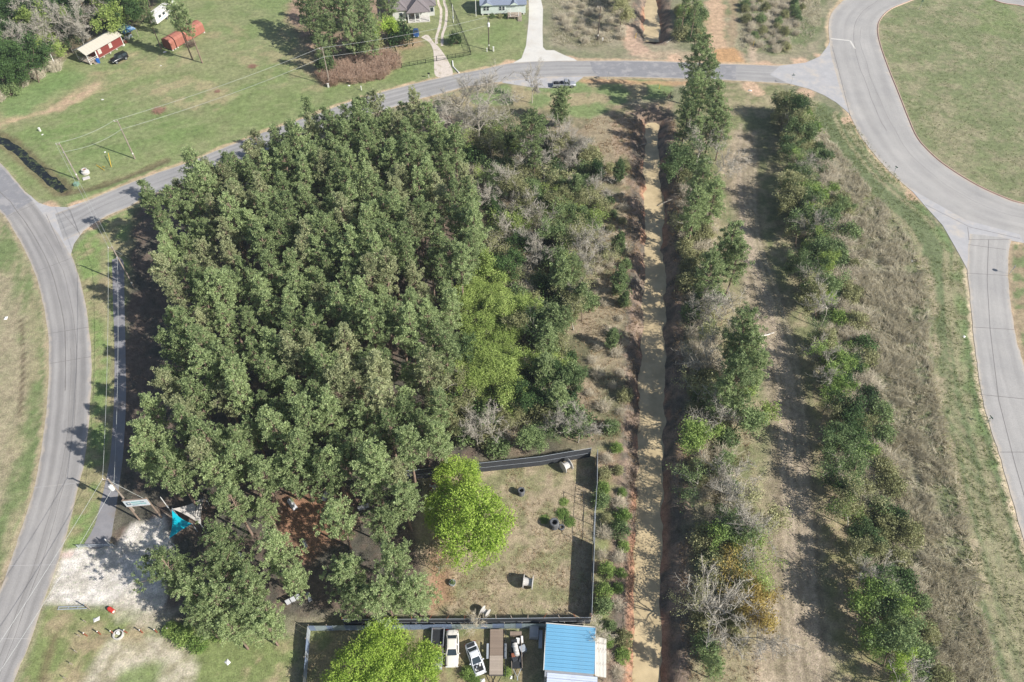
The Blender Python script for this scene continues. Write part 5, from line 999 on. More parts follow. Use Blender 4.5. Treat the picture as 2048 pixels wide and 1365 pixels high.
# ---------------- blue-roofed shed
def ribbed(parent, name, L, Wd, n, m, origin, ux, uy, rib=.05, gap=.012):
    """a roof of n metal sheets laid side by side, each with two raised seams; ux runs along the sheet, uy across"""
    ux = Vector(ux).normalized(); uy = Vector(uy).normalized(); nz = ux.cross(uy).normalized(); nz = nz if nz.z > 0 else -nz; w = Wd / n; mb = MB()
    prof = [(gap, 0), (w * .3, 0), (w * .34, rib), (w * .42, rib), (w * .46, 0), (w * .8, 0), (w * .84, rib), (w * .92, rib), (w - gap, 0)]
    rings = [[ux * x + uy * y + nz * z for y, z in prof] + [ux * x + uy * y - nz * .04 for y, z in ((w - gap, 0), (gap, 0))] for x in (0, L)]
    me = mb.loft(rings).mesh(name, m)
    for i in range(n): link(name, me, parent, Vector(origin) + uy * w * i)
t = thing('metal_shed', 'shed with blue ribbed metal roof at the bottom of the yard', 'shed', (4.1, 29.0, 0), R(-4.8)); 
MB().box((3.25, 3.35, 1.3), (6.3, 6.3, 2.6)).build('wall', M_['grey_cover'], t); 
ribbed(t, 'roof_sheet', 6.55, 5.9, 12, M_['blue_roof'], (0, .95, 2.8), (1, 0, 0), (0, 1, .03), .028); MB().box((-.06, 3.9, 2.8), (.1, 6.0, .14)).build('fascia', M_['white_paint'], t); MB().box((3.27, 6.92, 2.98), (6.7, .1, .1)).build('fascia', M_['white_paint'], t); MB().box((6.62, 3.9, 2.8), (.1, 6.0, .14)).build('fascia', M_['white_paint'], t)
t = thing('lean_to', 'pale metal lean-to roof joined below the blue roof', 'shed', (4.1, 24.5, 0), R(-4.8)); ribbed(t, 'roof_sheet', 6.5, 5.2, 8, M_['pale_roof'], (.05, 0, 2.45), (1, 0, 0), (0, 1, .04)); [MB().tube((x, .2, 0), (x, .2, 2.45), .07, .07, 8).build('post', M_['weathered_wood'], t) for x in (.3, 3.2, 6.2)]
t = thing('lean_to', 'stained white metal lean-to on the right side of the blue-roofed shed', 'shed', (10.75, 29.3, 0), R(-4.8)); ribbed(t, 'roof_sheet', 5.0, 1.5, 4, M_['old_white_metal'], (1.52, 0, 2.1), (0, 1, 0), (-1, 0, .22)); [MB().tube((1.35, y, 0), (1.35, y, 2.1), .06, .06, 8).build('post', M_['weathered_wood'], t) for y in (.2, 2.5, 4.8)]

# ---------------- corrugated fence, screen fences
def corr_run(t, a, b, h, m, lean=0.0, w=.82):
    a = Vector(a); b = Vector(b); L = (b - a).length; n = max(1, round(L / w)); d = (b - a) / n; u = d.normalized(); nv = Vector((-u.y, u.x, 0)); mes = []
    for v in range(3):
        mb = MB(); k = 13; hh = h + (v - 1) * .05; top = [u * (d.length * 1.0 * i / (k - 1)) + nv * (.045 if (i % 2) else -.045) for i in range(k)]
        V = [p + Vector((0, 0, .02)) for p in top] + [p + Vector((0, 0, hh)) + nv * lean for p in top]; mb.add(V, [(i, i + 1, k + i + 1, k + i) for i in range(k - 1)]); mes.append(mb.mesh('sheet', m if not isinstance(m, list) else m[v % len(m)]))
    for i in range(n): link('sheet', random.choice(mes), t, a - t.location + d * i + nv * random.uniform(-.015, .015))
    for i in range(n // 3 + 1): MB().tube((0, 0, 0), (0, 0, h + .15), .05, .05, 6).build('post', M_['weathered_wood'], t, a - t.location + d * min(n, 3 * i) + nv * .12)
ca, cb, cd, ce = at(622, 1262), at(870, 1259), at(1090, 1257), at(1165, 1256)
t = thing('corrugated_fence', 'corrugated metal fence between the pine yard and the car yard', 'fence', ca); corr_run(t, ca, cb, 1.9, [M_['fence_sheet_blue'], M_['fence_sheet'], M_['fence_sheet_blue']]); corr_run(t, cb, cd, 1.9, [M_['fence_sheet'], M_['fence_sheet'], M_['fence_sheet_blue']]); corr_run(t, cd, ce, 1.8, M_['old_white_metal'])
t = thing('corrugated_fence', 'corrugated metal fence closing the left side of the car yard', 'fence', ca); corr_run(t, at(610, 1400), ca + Vector((-.1, -.05, 0)), 1.9, [M_['fence_sheet_blue'], M_['galv'], M_['fence_sheet_blue']])
def screen_fence(label, pts, h, step=2.6, post='galv', brace=False, sag=.06):
    base = at(*pts[0]); t = thing('screen_fence', label, 'fence', base, 0, 'black fabric screen fences'); P = [at(*p) - base for p in pts]
    for a, b in zip(P[:-1], P[1:]):
        n = max(1, round((b - a).length / step)); d = (b - a) / n; u = d.normalized(); nv = Vector((-u.y, u.x, 0))
        for i in range(n):
            k = 5; V = []; p0 = a + d * i
            for j in range(k):
                f = j / (k - 1); q = p0 + d * f; bow = nv * (.05 * math.sin(f * math.pi) * random.uniform(.3, 1)); V += [q + Vector((0, 0, .03)), q + bow + Vector((0, 0, h * .5)), q + Vector((0, 0, h - sag * math.sin(f * math.pi)))]
            MB().add(V, [(3 * j + r_, 3 * j + 3 + r_, 3 * j + 4 + r_, 3 * j + 1 + r_) for j in range(k - 1) for r_ in (0, 1)]).build('fabric', M_['screen_fabric'], t, smooth=True)
        for i in range(n + 1):
            q = a + d * i + nv * .05; MB().tube(q, q + Vector((0, 0, h + .12)), .045, .045, 7).build('post', M_[post], t)
            if brace: MB().tube(q + Vector((0, 0, h + .1)), q + Vector((0, 0, h + .1)) + Vector((random.uniform(-.4, .4), random.uniform(.2, .5), .45)), .04, .04, 6).build('arm', M_[random.choice(['rust', 'weathered_wood'])], t)
        MB().tube(a + nv * .05 + Vector((0, 0, h + .02)), b + nv * .05 + Vector((0, 0, h + .02)), .035, .035, 6).build('top_rail', M_['galv'], t); MB().tube(a - nv * .04 + Vector((0, 0, h * .52)), b - nv * .04 + Vector((0, 0, h * .52)), .02, .02, 5).build('mid_wire', M_['galv'], t)
screen_fence('black fabric fence across the top of the yard', [(800, 962), (960, 945), (1080, 932), (1180, 915)], 2.7, 2.4)
screen_fence('black fabric fence at the upper right side of the yard', [(1192, 917), (1191, 985)], 2.5, 2.4)
screen_fence('black fabric fence at the lower right side of the yard', [(1186, 1090), (1180, 1244)], 2.5, 2.6)
t = thing('wire_fence', 'open pole and wire fence in the middle of the right yard side', 'fence', at(1191, 988)); e = at(1186, 1088) - at(1191, 988)
for f in np.linspace(.05, .95, 4): MB().tube(e * f, e * f + Vector((0, 0, 2.6)), .05, .05, 7).build('post', M_['galv'], t)
for z in (.1, 1.3, 2.55): MB().tube(Vector((0, 0, z)), e + Vector((0, 0, z)), .03, .03, 5).build('wire', M_['galv'], t)
screen_fence('black fabric fence along the bottom of the yard, behind the corrugated one', [(690, 1252), (930, 1251), (1180, 1248)], 2.3, 2.3, 'weathered_wood', True)
for px, py, h, lb in ((1097, 990, 2.8, 'upper'), (1165, 990, 3.0, 'right'), (1085, 1205, 3.6, 'lower left'), (1165, 1180, 2.8, 'lower right')):
    pass
t = thing('net_frame', 'thin pole frame standing inside the right yard fence', 'frame', at(1165, 1000)); fr = MB(); q0, q1 = Vector((0, 0, 0)), at(1163, 1085) - at(1165, 1000)
for f in (0, .5, 1): fr.tube(q0.lerp(q1, f), q0.lerp(q1, f) + Vector((0, 0, 2.4)), .04, .04, 6)
fr.tube(q0 + Vector((0, 0, 2.4)), q1 + Vector((0, 0, 2.4)), .04, .04, 6); fr.build('poles', M_['dark_metal'], t)

# ---------------- yard props
def spool(label, loc, rz, tilt, D=1.9, Wd=1.25):
    t = thing('cable_spool', label, 'cable spool', (loc.x, loc.y, 0), 0, 'wooden cable spools'); M = Matrix.Translation((0, 0, D / 2 + .02)) @ Matrix.Rotation(rz, 4, 'Z') @ Matrix.Rotation(R(90), 4, 'Y') @ Matrix.Rotation(tilt, 4, 'Z')
    for s in (-1, 1): MB().lathe([(.08, -.04), (D / 2, -.04), (D / 2, .04), (.08, .04)], 24, M @ Matrix.Translation((0, 0, s * Wd / 2)), True).build('disc', M_['spool_wood'], t)
    for i in range(14):
        a = 2 * math.pi * i / 14; MB().box((D * .27 * math.cos(a), D * .27 * math.sin(a), 0), (.05, D * .115, Wd - .1), a, M).build('stave', M_['spool_wood'], t)
    return t
spool('wooden cable spool standing on its rim below the lime tree', at(1056, 1170), R(-8), 0, 2.0, 1.3); spool('wooden cable spool at the upper right yard corner', at(1132, 938), R(32), 0, 2.0, 1.25); spool('wooden cable spool against the bottom fabric fence', at(970, 1228), R(-35), 0, 1.4, .9)
def tyre_mesh(D, w, m): return MB().lathe([(D * .26, -w * .4), (D * .42, -w / 2), (D * .49, -w * .36), (D / 2, 0), (D * .49, w * .36), (D * .42, w / 2), (D * .26, w * .4), (D * .3, 0)], 20, None, True).mesh('tyre', M_[m], True)
def tyre_stack(label, loc, D, w, n, m):
    t = thing('tyre_stack', label, 'tyre stack', (loc.x, loc.y, 0)); me = tyre_mesh(D, w, m)
    for i in range(n): link('tyre', me, t, (random.uniform(-.05, .05), random.uniform(-.05, .05), w / 2 + i * w * .96))
    return t
tyre_stack('stack of grey tyres in the upper middle of the yard', at(1042, 988), 1.15, .32, 4, 'tyre_grey'); tyre_stack('stack of large dark tyres among the weeds', at(1108, 1053), 1.45, .4, 4, 'tyre_grey')
o = link('tyre', tyre_mesh(1.0, .3, 'tyre_grey'), None, at(1123, 1056) + Vector((0, 0, .16))); set_props(o, 'single tyre lying beside the large tyre stack', 'tyre')
t = thing('planter_tub', 'pale tub with green plant below the lime tree', 'planter', at(905, 1168)); MB().lathe([(0, .02), (.42, .02), (.5, .5), (.46, .5), (.4, .38), (0, .38)], 16).build('tub', M_['galv'], t); a_, b_ = SHRUB[0]; o = link('plant', b_, t, (0, 0, .3), (0, 0, 0), (.2, .2, .2)); o.material_slots[0].link = 'OBJECT'; o.material_slots[0].material = M_['shrub_green']
t = thing('brick_pallet', 'pallet of pale blocks under the pines left of the lime tree', 'pallet', at(866, 975), R(20)); [MB().box((0, y, .06), (1.0, .16, .1)).build('slat', M_['weathered_wood'], t) for y in (-.4, 0, .4)]
for i in range(4):
    for j in range(3): MB().box((-.36 + i * .24, -.32 + j * .32, .26 + random.uniform(0, .2)), (.22, .3, .28)).build('block', M_[random.choice(['concrete', 'rust', 'concrete'])], t)
def bunker(label, px, py, s, rz, kind):
    t = thing('yard_barricade', label, 'barricade', at(px, py), rz, 'pale barricades of the yard')
    if kind == 0:
        MB().loft([[(-.9 * s, -.35 * s, 0), (.9 * s, -.35 * s, 0), (.9 * s, .35 * s, 0), (-.9 * s, .35 * s, 0)], [(-.7 * s, -.2 * s, .7 * s), (.7 * s, -.2 * s, .7 * s), (.7 * s, .2 * s, .7 * s), (-.7 * s, .2 * s, .7 * s)], [(-.3 * s, -.08 * s, 1.15 * s), (.3 * s, -.08 * s, 1.15 * s), (.3 * s, .08 * s, 1.15 * s), (-.3 * s, .08 * s, 1.15 * s)]]).build('panel', M_['white_bunker'], t, bevel=.06 * s); MB().tube((-.5 * s, .4 * s, 0), (0, .1 * s, 1.0 * s), .05, .05, 6).build('brace', M_['weathered_wood'], t)
    else:
        for x in (-.6, 0, .6): MB().box((x * s, 0, .6 * s), (.5 * s, .1, 1.2 * s)).build('board', M_['white_bunker'], t)
        for x in (-.7, .7): MB().tube((x * s, .5 * s, 0), (x * s, .05, 1.1 * s), .04, .04, 6).build('brace', M_['weathered_wood'], t)
for a_ in (('white barricade in the red clearing', 585, 1010, 1.2, R(-50), 0), ('white barricade half hidden above the lone broad pine', 653, 992, 1.1, R(70), 0), ('pale barricade at the foot of a bare trunk right of the lone pine', 728, 1018, 1.0, R(20), 1), ('white board barricade below the lower left pine clump', 588, 1203, 1.2, R(30), 1), ('narrow white barricade right of the lower pine clump', 618, 1195, .8, R(-60), 0), ('pale board barricade between the two lower pines', 513, 1222, 1.0, R(15), 1), ('small pale barricade at the left yard pines', 480, 1110, .9, R(-30), 0), ('small white barricade on the shaded path of the yard', 610, 1088, .8, R(-65), 0)): bunker(*a_)

# ---------------- billboard, sails, gravel lot
t = thing('billboard', 'pale sign board on two wooden posts above the gravel lot', 'sign', at(279, 1040)); e = at(323, 1036) - at(279, 1040); ang = math.atan2(e.y, e.x); Le = e.length
[MB().tube(e * f + Vector((0, 0, -.2)), e * f + Vector((0, 0, 6.4)), .14, .12, 8).build('post', M_['brown_wood'], t) for f in (0, 1)]
Ms = Matrix.Rotation(ang, 4, 'Z'); MB().box((Le / 2, -.2, 5.5), (Le + .1, .12, 1.75), 0, Ms).build('board', M_['sign_face'], t); [MB().box((Le / 2, -.2, z), (Le + .25, .16, .09), 0, Ms).build('frame', M_['brown_wood'], t) for z in (6.42, 4.58)]
for i, (x, z, w, h, m) in enumerate(((.55, 5.5, .6, .8, 'sign_dark'), (.6, 5.55, .3, .4, 'white_paint'), (1.8, 5.8, 1.5, .26, 'sign_teal'), (2.7, 5.75, .5, .2, 'sign_dark'), (1.9, 5.3, 1.7, .22, 'sign_teal'), (2.95, 5.3, .35, .3, 'sign_teal'), (1.4, 4.95, .8, .12, 'sign_dark'))): MB().box((x * Le / 3.45, -.268 - .002 * i, z), (w, .01, h), 0, Ms).build('print', M_[m], t)
def sail(name, label, corners, m, ref):
    base = Vector((*at(*ref)[:2], 0)); t = thing(name, label, 'shade sail', base); C = [at(x, y, z) - base for x, y, z in corners]; n = 10; V = []; idx = {}; F = []
    ctr = sum(C, Vector()) / 3
    for i in range(n + 1):
        for j in range(n + 1 - i):
            a, b = i / n, j / n; c = 1 - a - b; p = C[0] * a + C[1] * b + C[2] * c; k = 4 * (a * b + b * c + c * a) / 1.333
            p = p.lerp(ctr, .16 * (4 * max(a * b, b * c, c * a))); p.z -= .25 * k; idx[i, j] = len(V); V.append(p)
    for i in range(n):
        for j in range(n - i):
            F.append((idx[i, j], idx[i + 1, j], idx[i, j + 1]))
            if i + j < n - 1: F.append((idx[i + 1, j], idx[i + 1, j + 1], idx[i, j + 1]))
    MB().add(V, F).build('fabric', M_[m], t, smooth=True)
    for c in C: MB().tube((c.x, c.y, 0), (c.x, c.y, c.z + .15), .06, .06, 8).build('post', M_['galv'], t)
sail('shade_sail', 'teal triangular shade sail above the gravel lot', [(344, 1021, 2.8), (338, 1078, 2.6), (384, 1048, 2.6)], 'teal_fabric', (350, 1050)); sail('shade_sail', 'pale grey triangular shade sail under the pines', [(345, 1018, 3.0), (408, 994, 2.7), (402, 1050, 2.6)], 'grey_fabric', (380, 1025))
t = thing('tall_mast', 'thin white mast at the tip of the shade sails', 'mast', at(347, 1030)); MB().tube((0, 0, 0), (0, 0, 5.6), .07, .05, 8).build('pole', M_['pvc_white'], t); MB().tube((0, 0, 2.6), (0, 0, 2.9), .1, .1, 8).build('clamp', M_['galv'], t)
t = thing('ladder_frame', 'dark metal ladder frame beside the grey shade sail', 'frame', at(402, 1050)); e = at(410, 998) - at(402, 1050)
for dx in (0, .7, 1.6): fr = MB(); fr.tube((dx, 0, 2.9), (dx + e.x, e.y, 2.9), .05, .05, 6); [fr.tube((dx + e.x * f, e.y * f, 0), (dx + e.x * f, e.y * f, 2.9), .05, .05, 6) for f in (0, 1)]; fr.build('side_frame', M_['dark_metal'], t)
for f in np.linspace(.1, .9, 7): MB().tube((e.x * f, e.y * f, 2.92), (e.x * f + 1.6, e.y * f, 2.92), .035, .035, 6).build('rung', M_['dark_metal'], t)
t = thing('pipe_gate', 'low pipe rail at the top of the gravel lot', 'gate', at(158, 1096)); e = at(230, 1094) - at(158, 1096); [MB().tube(e * 0 + Vector((0, 0, z)), e + Vector((0, 0, z)), .045, .045, 7).build('rail', M_['galv'], t) for z in (.45, .9)]; [MB().tube(e * f, e * f + Vector((0, 0, 1.0)), .05, .05, 7).build('post', M_['galv'], t) for f in (0, .33, .66, 1)]
t = thing('pipe_gate', 'fallen grey rail at the bottom of the gravel lot', 'gate', at(116, 1220)); e = at(174, 1218) - at(116, 1220); [MB().tube(e * 0 + Vector((0, dy, .14)), e + Vector((0, dy, .14)), .07, .07, 7).build('rail', M_['galv'], t) for dy in (0, .35)]; [MB().tube(e * f + Vector((0, -.05, .14)), e * f + Vector((0, .4, .14)), .05, .05, 6).build('bar', M_['galv'], t) for f in (.02, .35, .68, .98)]
for px, py, h, lb in ((222, 1092, 2.2, 'white post at the right end of the upper gravel lot rail'), (180, 1219, 2.0, 'dark post at the end of the lower gravel lot rail')):
    t = thing('gate_post', lb, 'post', at(px, py)); MB().tube((0, 0, 0), (0, 0, h), .09, .08, 8).build('pole', M_['pvc_white' if h > 2.1 else 'pole_wood'], t); MB().tube((0, 0, h), (0, 0, h + .04), .1, .09, 8).build('cap', M_['galv'], t)
pm = MB().tube((0, 0, -.1), (0, 0, 1.15), .1, .09, 9).mesh('pole', M_['rust']); cp = MB().lathe([(.1, 0), (.07, .05), (0, .07)], 9).mesh('cap', M_['pvc_white'])
ords = ['first', 'second', 'third', 'fourth', 'fifth', 'sixth', 'seventh']
for i, (px, py) in enumerate(((174, 1272), (201, 1269), (227, 1268), (254, 1266), (285, 1266), (314, 1265), (339, 1263))):
    t = thing('short_post', '%s rusty post from the left in the row below the gravel lot' % ords[i], 'post', at(px, py), random.random(), 'row of short posts'); link('pole', pm, t, (0, 0, 0), (random.uniform(-.06, .06), random.uniform(-.06, .06), 0)); link('cap', cp, t, (0, 0, 1.15))
wmesh = MB().tube((0, 0, -.1), (0, 0, .9), .06, .05, 7).mesh('pole', M_['pole_wood']); ins = MB().box((0, -.06, .8), (.05, .06, .05)).mesh('clip', M_['galv'])
for i, (px, py) in enumerate(((172, 1245), (161, 1274), (154, 1305), (145, 1330), (132, 1358))):
    t = thing('fence_stake', '%s thin stake down the old wire line by the left road' % ords[i], 'stake', at(px, py), 0, 'stakes of the old wire line'); link('pole', wmesh, t); link('clip', ins, t)
t = thing('concrete_ring', 'concrete ring with white bucket below the row of posts', 'concrete ring', at(238, 1271)); MB().lathe([(.55, 0), (.55, .4), (.7, .4), (.7, 0)], 20, None, True).build('ring', M_['concrete'], t); MB().lathe([(0, .2), (.2, .2), (.24, .55), (.2, .55), (0, .5)], 12, Matrix.Translation((0, .15, 0))).build('bucket', M_['pvc_white'], t)
t = thing('red_barrel', 'red barrel lying on its side at the gravel lot edge', 'barrel', at(224, 1222), R(150)); MB().lathe([(0, -.5), (.28, -.5), (.3, -.4), (.3, -.15), (.32, -.13), (.3, -.11), (.3, .13), (.32, .15), (.3, .17), (.3, .4), (.28, .5), (0, .5)], 18, Matrix.Translation((0, 0, .32)) @ Matrix.Rotation(R(90), 4, 'Y')).build('shell', M_['barrel_red'], t, smooth=False); MB().lathe([(0, 0), (.2, 0), (.2, .03), (0, .03)], 12, Matrix.Translation((-.5, 0, .32)) @ Matrix.Rotation(R(-90), 4, 'Y')).build('lid', M_['white_paint'], t)
slab('lane', [(224, 520), (246, 520), (249, 600), (251, 700), (252, 800), (247, 900), (240, 960), (228, 1040), (215, 1092), (168, 1094), (190, 1050), (212, 960), (222, 900), (228, 800), (229, 700), (226, 600)], .020, M_['asphalt_lane'] if 'asphalt_lane' in M_ else mat('asphalt_lane', lin(138, 136, 138), .9, .12, .8, dirt=lin(120, 106, 88), dscale=.4, damt=.7), step=1.5)

# ---------------- north-west: cabin, SUV neighbours, sheds, camper
t = thing('red_cabin', 'red board cabin with cream metal roof and open porch', 'cabin', (-111.3, 183.2, 0), R(61)); L, D = 11.5, 4.4
MB().box((7.1, D / 2, 1.75), (8.7, D - .2, 2.5)).build('wall', M_['red_wall'], t); MB().box((L / 2, D / 2, .45), (L, D, .14)).build('floor', M_['weathered_wood'], t)
bm_ = MB().box((0, 0, 0), (.27, .03, 2.45)).mesh('plank', M_['red_board'])
for i in range(30): link('plank', bm_, t, (2.9 + i * .29, .085 + random.uniform(-.006, .006), 1.75))
for x in np.linspace(.3, L - .3, 6): [MB().box((x, y, .2), (.4, .4, .4)).build('pier', M_['concrete'], t) for y in (.3, D - .3)]
ez, rz_ = 3.0, 4.15
for s, m in ((0, 'cream_metal'), (1, 'galv')):
    y0 = -.45 if s == 0 else D + .35; ribbed(t, 'roof_sheet', ((D / 2 - y0) ** 2 + (rz_ - ez) ** 2) ** .5, L + .7, 13, M_[m], (-.35, y0, ez), (0, D / 2 - y0, rz_ - ez), (1, 0, 0), .03)
for x in (.05, 2.75): [MB().box((x, y, 1.7), (.13, .13, 2.5)).build('porch_post', M_['white_paint'], t) for y in (.1, D - .1)]
[MB().box((1.4, .1, z), (2.6, .06, .07)).build('porch_rail', M_['white_paint'], t) for z in (1.0, 1.4)]; [MB().box((.05, D / 2, z), (.06, D - .3, .07)).build('porch_rail', M_['white_paint'], t) for z in (1.0, 1.4, 2.95)]
gv = MB(); [gv.box((0.0, y, 3.05 + .5 * (1 - abs(y - D / 2) / (D / 2))), (.05, .07, 1.0 * (1 - abs(y - D / 2) / (D / 2)) + .05)) for y in np.linspace(.5, D - .5, 6)]; gv.build('gable_slat', M_['white_paint'], t)
for x in (4.0, 7.6): f = MB().box((x, .05, 1.95), (.95, .05, 1.25)).build('window', M_['white_paint'], t); MB().box((x, .02, 1.95), (.8, .02, 1.1)).build('shutter', M_['cream_metal'], f)
for x in (2.9, L - .05): MB().box((x, .05, 1.75), (.16, .08, 2.5)).build('corner_board', M_['white_paint'], t)
for i in range(3): MB().box((1.3, -.3 - i * .3, .42 - i * .14), (1.1, .3, .06)).build('step', M_['weathered_wood'], t)
d_ = MB().box((3.0, 2.0, 1.6), (.05, .9, 2.0)).build('door', M_['white_paint'], t); MB().tube((2.94, 1.65, 1.55), (2.9, 1.65, 1.55), .05, .05, 8).build('handle', M_['dark_metal'], d_)
t = thing('plastic_bin', 'blue plastic bin beside the cabin steps', 'bin', at(198, 126), R(20)); MB().loft([[(-.3, -.3, 0), (.3, -.3, 0), (.3, .3, 0), (-.3, .3, 0)], [(-.4, -.4, 1.0), (.4, -.4, 1.0), (.4, .4, 1.0), (-.4, .4, 1.0)]]).build('tub', M_['bin_blue'], t); MB().box((0, 0, 1.04), (.86, .86, .08)).build('lid', M_['bin_blue'], t, bevel=.02)
for px, py, lb in ((168, 124, 'white chair on the cabin porch lawn, left'), (177, 119, 'white cooler standing on the cabin porch')):
    t = thing('porch_item', lb, 'chair' if 'chair' in lb else 'cooler', at(px, py) + Vector((0, 0, 0 if 'lawn' in lb else .53)), R(60)); MB().box((0, 0, .22), (.6, .55, .4)).build('seat' if 'chair' in lb else 'box', M_['pvc_white'], t, bevel=.04); MB().box((0, .26, .6), (.6, .08, .5) if 'chair' in lb else (.5, .04, .05)).build('backrest' if 'chair' in lb else 'handle', M_['pvc_white'], t)
t = thing('tarp_shelter', 'lean-to with patchy blue tarp roof behind the red cabin', 'shelter', (-105.3, 195.2, 0), R(55)); n_ = 8; V = [(3.6 * i / n_, 4.2 * j / n_, 2.3 + .12 * math.sin(i * 1.3) * math.cos(j * 1.7) + .05 * j) for i in range(n_ + 1) for j in range(n_ + 1)]; MB().add(V, [(i * 9 + j, i * 9 + 9 + j, i * 9 + 10 + j, i * 9 + j + 1) for i in range(8) for j in range(8)]).build('tarp', M_['blue_tarp'], t, smooth=True); [MB().tube((x, y, 0), (x, y, 2.35), .06, .06, 6).build('post', M_['weathered_wood'], t) for x in (.1, 3.5) for y in (.1, 4.1)]
for i, (px, py, m, d, lb, cat) in enumerate(((255, 78, 'pvc_white', (1.4, .8, .7), 'white chest lying beside the tarp shelter', 'chest'), (252, 86, 'rust', (.9, .6, .5), 'rusty scrap box right of the cabin', 'box'), (262, 74, 'galv', (.8, .8, .5), 'grey tub in the pine shade right of the cabin', 'tub'), (246, 84, 'weathered_wood', (1.3, .4, .5), 'plank pile right of the cabin', 'planks'), (248, 92, 'white_paint', (.5, .4, .4), 'small pale bucket at the cabin corner', 'bucket'))):
    o = MB().box((0, 0, d[2] / 2), d).add([(-.2, -.2, d[2]), (.2, -.2, d[2]), (.2, .2, d[2]), (-.2, .2, d[2]), (0, 0, d[2] + .15)], [(0, 1, 4), (1, 2, 4), (2, 3, 4), (3, 0, 4)]).build('yard_clutter', M_[m], None, at(px, py), (0, 0, i * 1.1), bevel=.04); set_props(o, lb, cat)
def orange_shed(label, x0, L, origin, ang):
    t = thing('portable_shed', label, 'shed', Vector(origin) + Vector((math.cos(ang) * x0, math.sin(ang) * x0, 0)), ang); D = 3.3
    MB().loft([[(x, 0, .3), (x, 0, 2.3), (x, .5, 2.75), (x, D / 2, 3.05), (x, D - .5, 2.75), (x, D, 2.3), (x, D, .3)] for x in (.04, L - .04)]).build('wall', M_['orange_dark'], t)
    n = max(2, round(L / 1.2)); w = L / n
    sm = MB().loft([[(x, -.05, .32), (x, -.05, 2.33), (x, .48, 2.82), (x, D / 2, 3.12), (x, D - .48, 2.82), (x, D + .05, 2.33), (x, D + .05, 2.2), (x, D / 2, 3.06), (x, .5, 2.74), (x, .0, 2.3), (x, .0, .32)] for x in (.012, w - .012)]).mesh('panel', M_['orange_metal'])
    for i in range(n): link('panel', sm, t, (i * w, 0, 0))
    for x in (.3, L - .3): [MB().box((x, y, .15), (.4, .4, .3)).build('block', M_['concrete'], t) for y in (.2, D - .2)]
    d = MB().box((-.02, D / 2, 1.2), (.05, 1.6, 1.8)).build('door', M_['orange_dark'], t); MB().box((-.06, D / 2 + .2, 1.2), (.04, .08, .3)).build('handle', M_['dark_metal'], d)
    MB().box((L + .0, D / 2, 1.3), (.05, D - .5, 1.9)).build('end_panel', M_['orange_metal'], t)
oa = (-91.8, 190.4, 0); orange_shed('short orange metal shed at the left end of the row on the lawn', 0, 1.5, oa, R(58.5)); orange_shed('middle orange metal shed of the row on the lawn', 1.75, 3.3, oa, R(58.5)); orange_shed('long orange metal shed at the right end of the row on the lawn', 5.3, 6.6, oa, R(58.5))
plant(BRUSH, at(383, 92), 'brush_pile', 'dark brush growing against the orange sheds', 'shrub', None, .9, 'brown_bark', .7, ('stems', 'twigs'), bark='brown_bark')
t = thing('camper_trailer', 'white camper trailer among the pines at the top left', 'camper', (-101.0, 204.6, 0), R(71)); 
MB().loft([[(x, -1.25 * k, .55), (x, -1.25 * k, 2.9 * h_), (x, -1.1 * k, 3.05 * h_), (x, 1.1 * k, 3.05 * h_), (x, 1.25 * k, 2.9 * h_), (x, 1.25 * k, .55)] for x, k, h_ in ((0, .9, .8), (.4, 1, .97), (1.5, 1, 1), (8.6, 1, 1), (9.3, 1, .97), (9.6, .95, .8))]).build('body', M_['white_paint'], t); wheels(t, (4.3, 5.2), 1.25, .36)
for x in (2.0, 4.6, 7.4): MB().box((x, 0, 3.13), (.7, .6, .16)).build('roof_vent', M_['pvc_white'], t, bevel=.03)
for x in (1.8, 3.6, 7.6): MB().box((x, -1.26, 2.0), (1.0, .03, .7)).build('window', M_['glass'], t)
d_ = MB().box((6.0, -1.27, 1.6), (.75, .04, 1.9)).build('door', M_['pvc_white'], t); MB().box((6.25, -1.3, 1.6), (.06, .04, .18)).build('handle', M_['dark_metal'], d_); MB().box((5, -1.255, 1.15), (9, .015, .16)).build('stripe', M_['blue_tarp'], t); MB().tube((0, 0, .5), (-1.2, 0, .5), .07, .07, 6).build('tongue', M_['dark_metal'], t)

# ---------------- hip-roofed house, mint house, black fence
t = thing('house', 'house with grey hip roof and white-posted front porch', 'house', (-34.2, 206.8, 0), R(8.3))
MB().box((6.3, 8.2, 1.55), (12.2, 13, 3.1)).build('wall', M_['siding'], t); MB().box((2.3, .8, 1.55), (3.6, 2.0, 3.1)).build('wing_wall', M_['siding'], t)
def hip(t, x0, x1, y0, y1, ez, rz, inset, nm='roof', m='grey_shingle', along='y'):
    if along == 'y': rd = [((x0 + x1) / 2, y0 + inset), ((x0 + x1) / 2, y1 - inset)]
    else: rd = [(x0 + inset, (y0 + y1) / 2), (x1 - inset, (y0 + y1) / 2)]
    V = [(x0, y0, ez), (x1, y0, ez), (x1, y1, ez), (x0, y1, ez), (*rd[0], rz), (*rd[1], rz), (x0, y0, ez - .15), (x1, y0, ez - .15), (x1, y1, ez - .15), (x0, y1, ez - .15)]
    F = ([(0, 1, 4), (1, 2, 5, 4), (2, 3, 5), (3, 0, 4, 5)] if along == 'y' else [(0, 1, 5, 4), (1, 2, 5), (2, 3, 4, 5), (3, 0, 4)]) + [(0, 1, 7, 6), (1, 2, 8, 7), (2, 3, 9, 8), (3, 0, 6, 9), (6, 7, 8, 9)]
    o = MB().add(V, F).build(nm, M_[m], t)
    for a, b in (((x0, y0), rd[0]), ((x1, y0), rd[0] if along == 'y' else rd[1])): MB().tube((*a, ez + .03), (*b, rz + .05), .09, .09, 5).build('ridge_cap', M_['grey_shingle'], o)
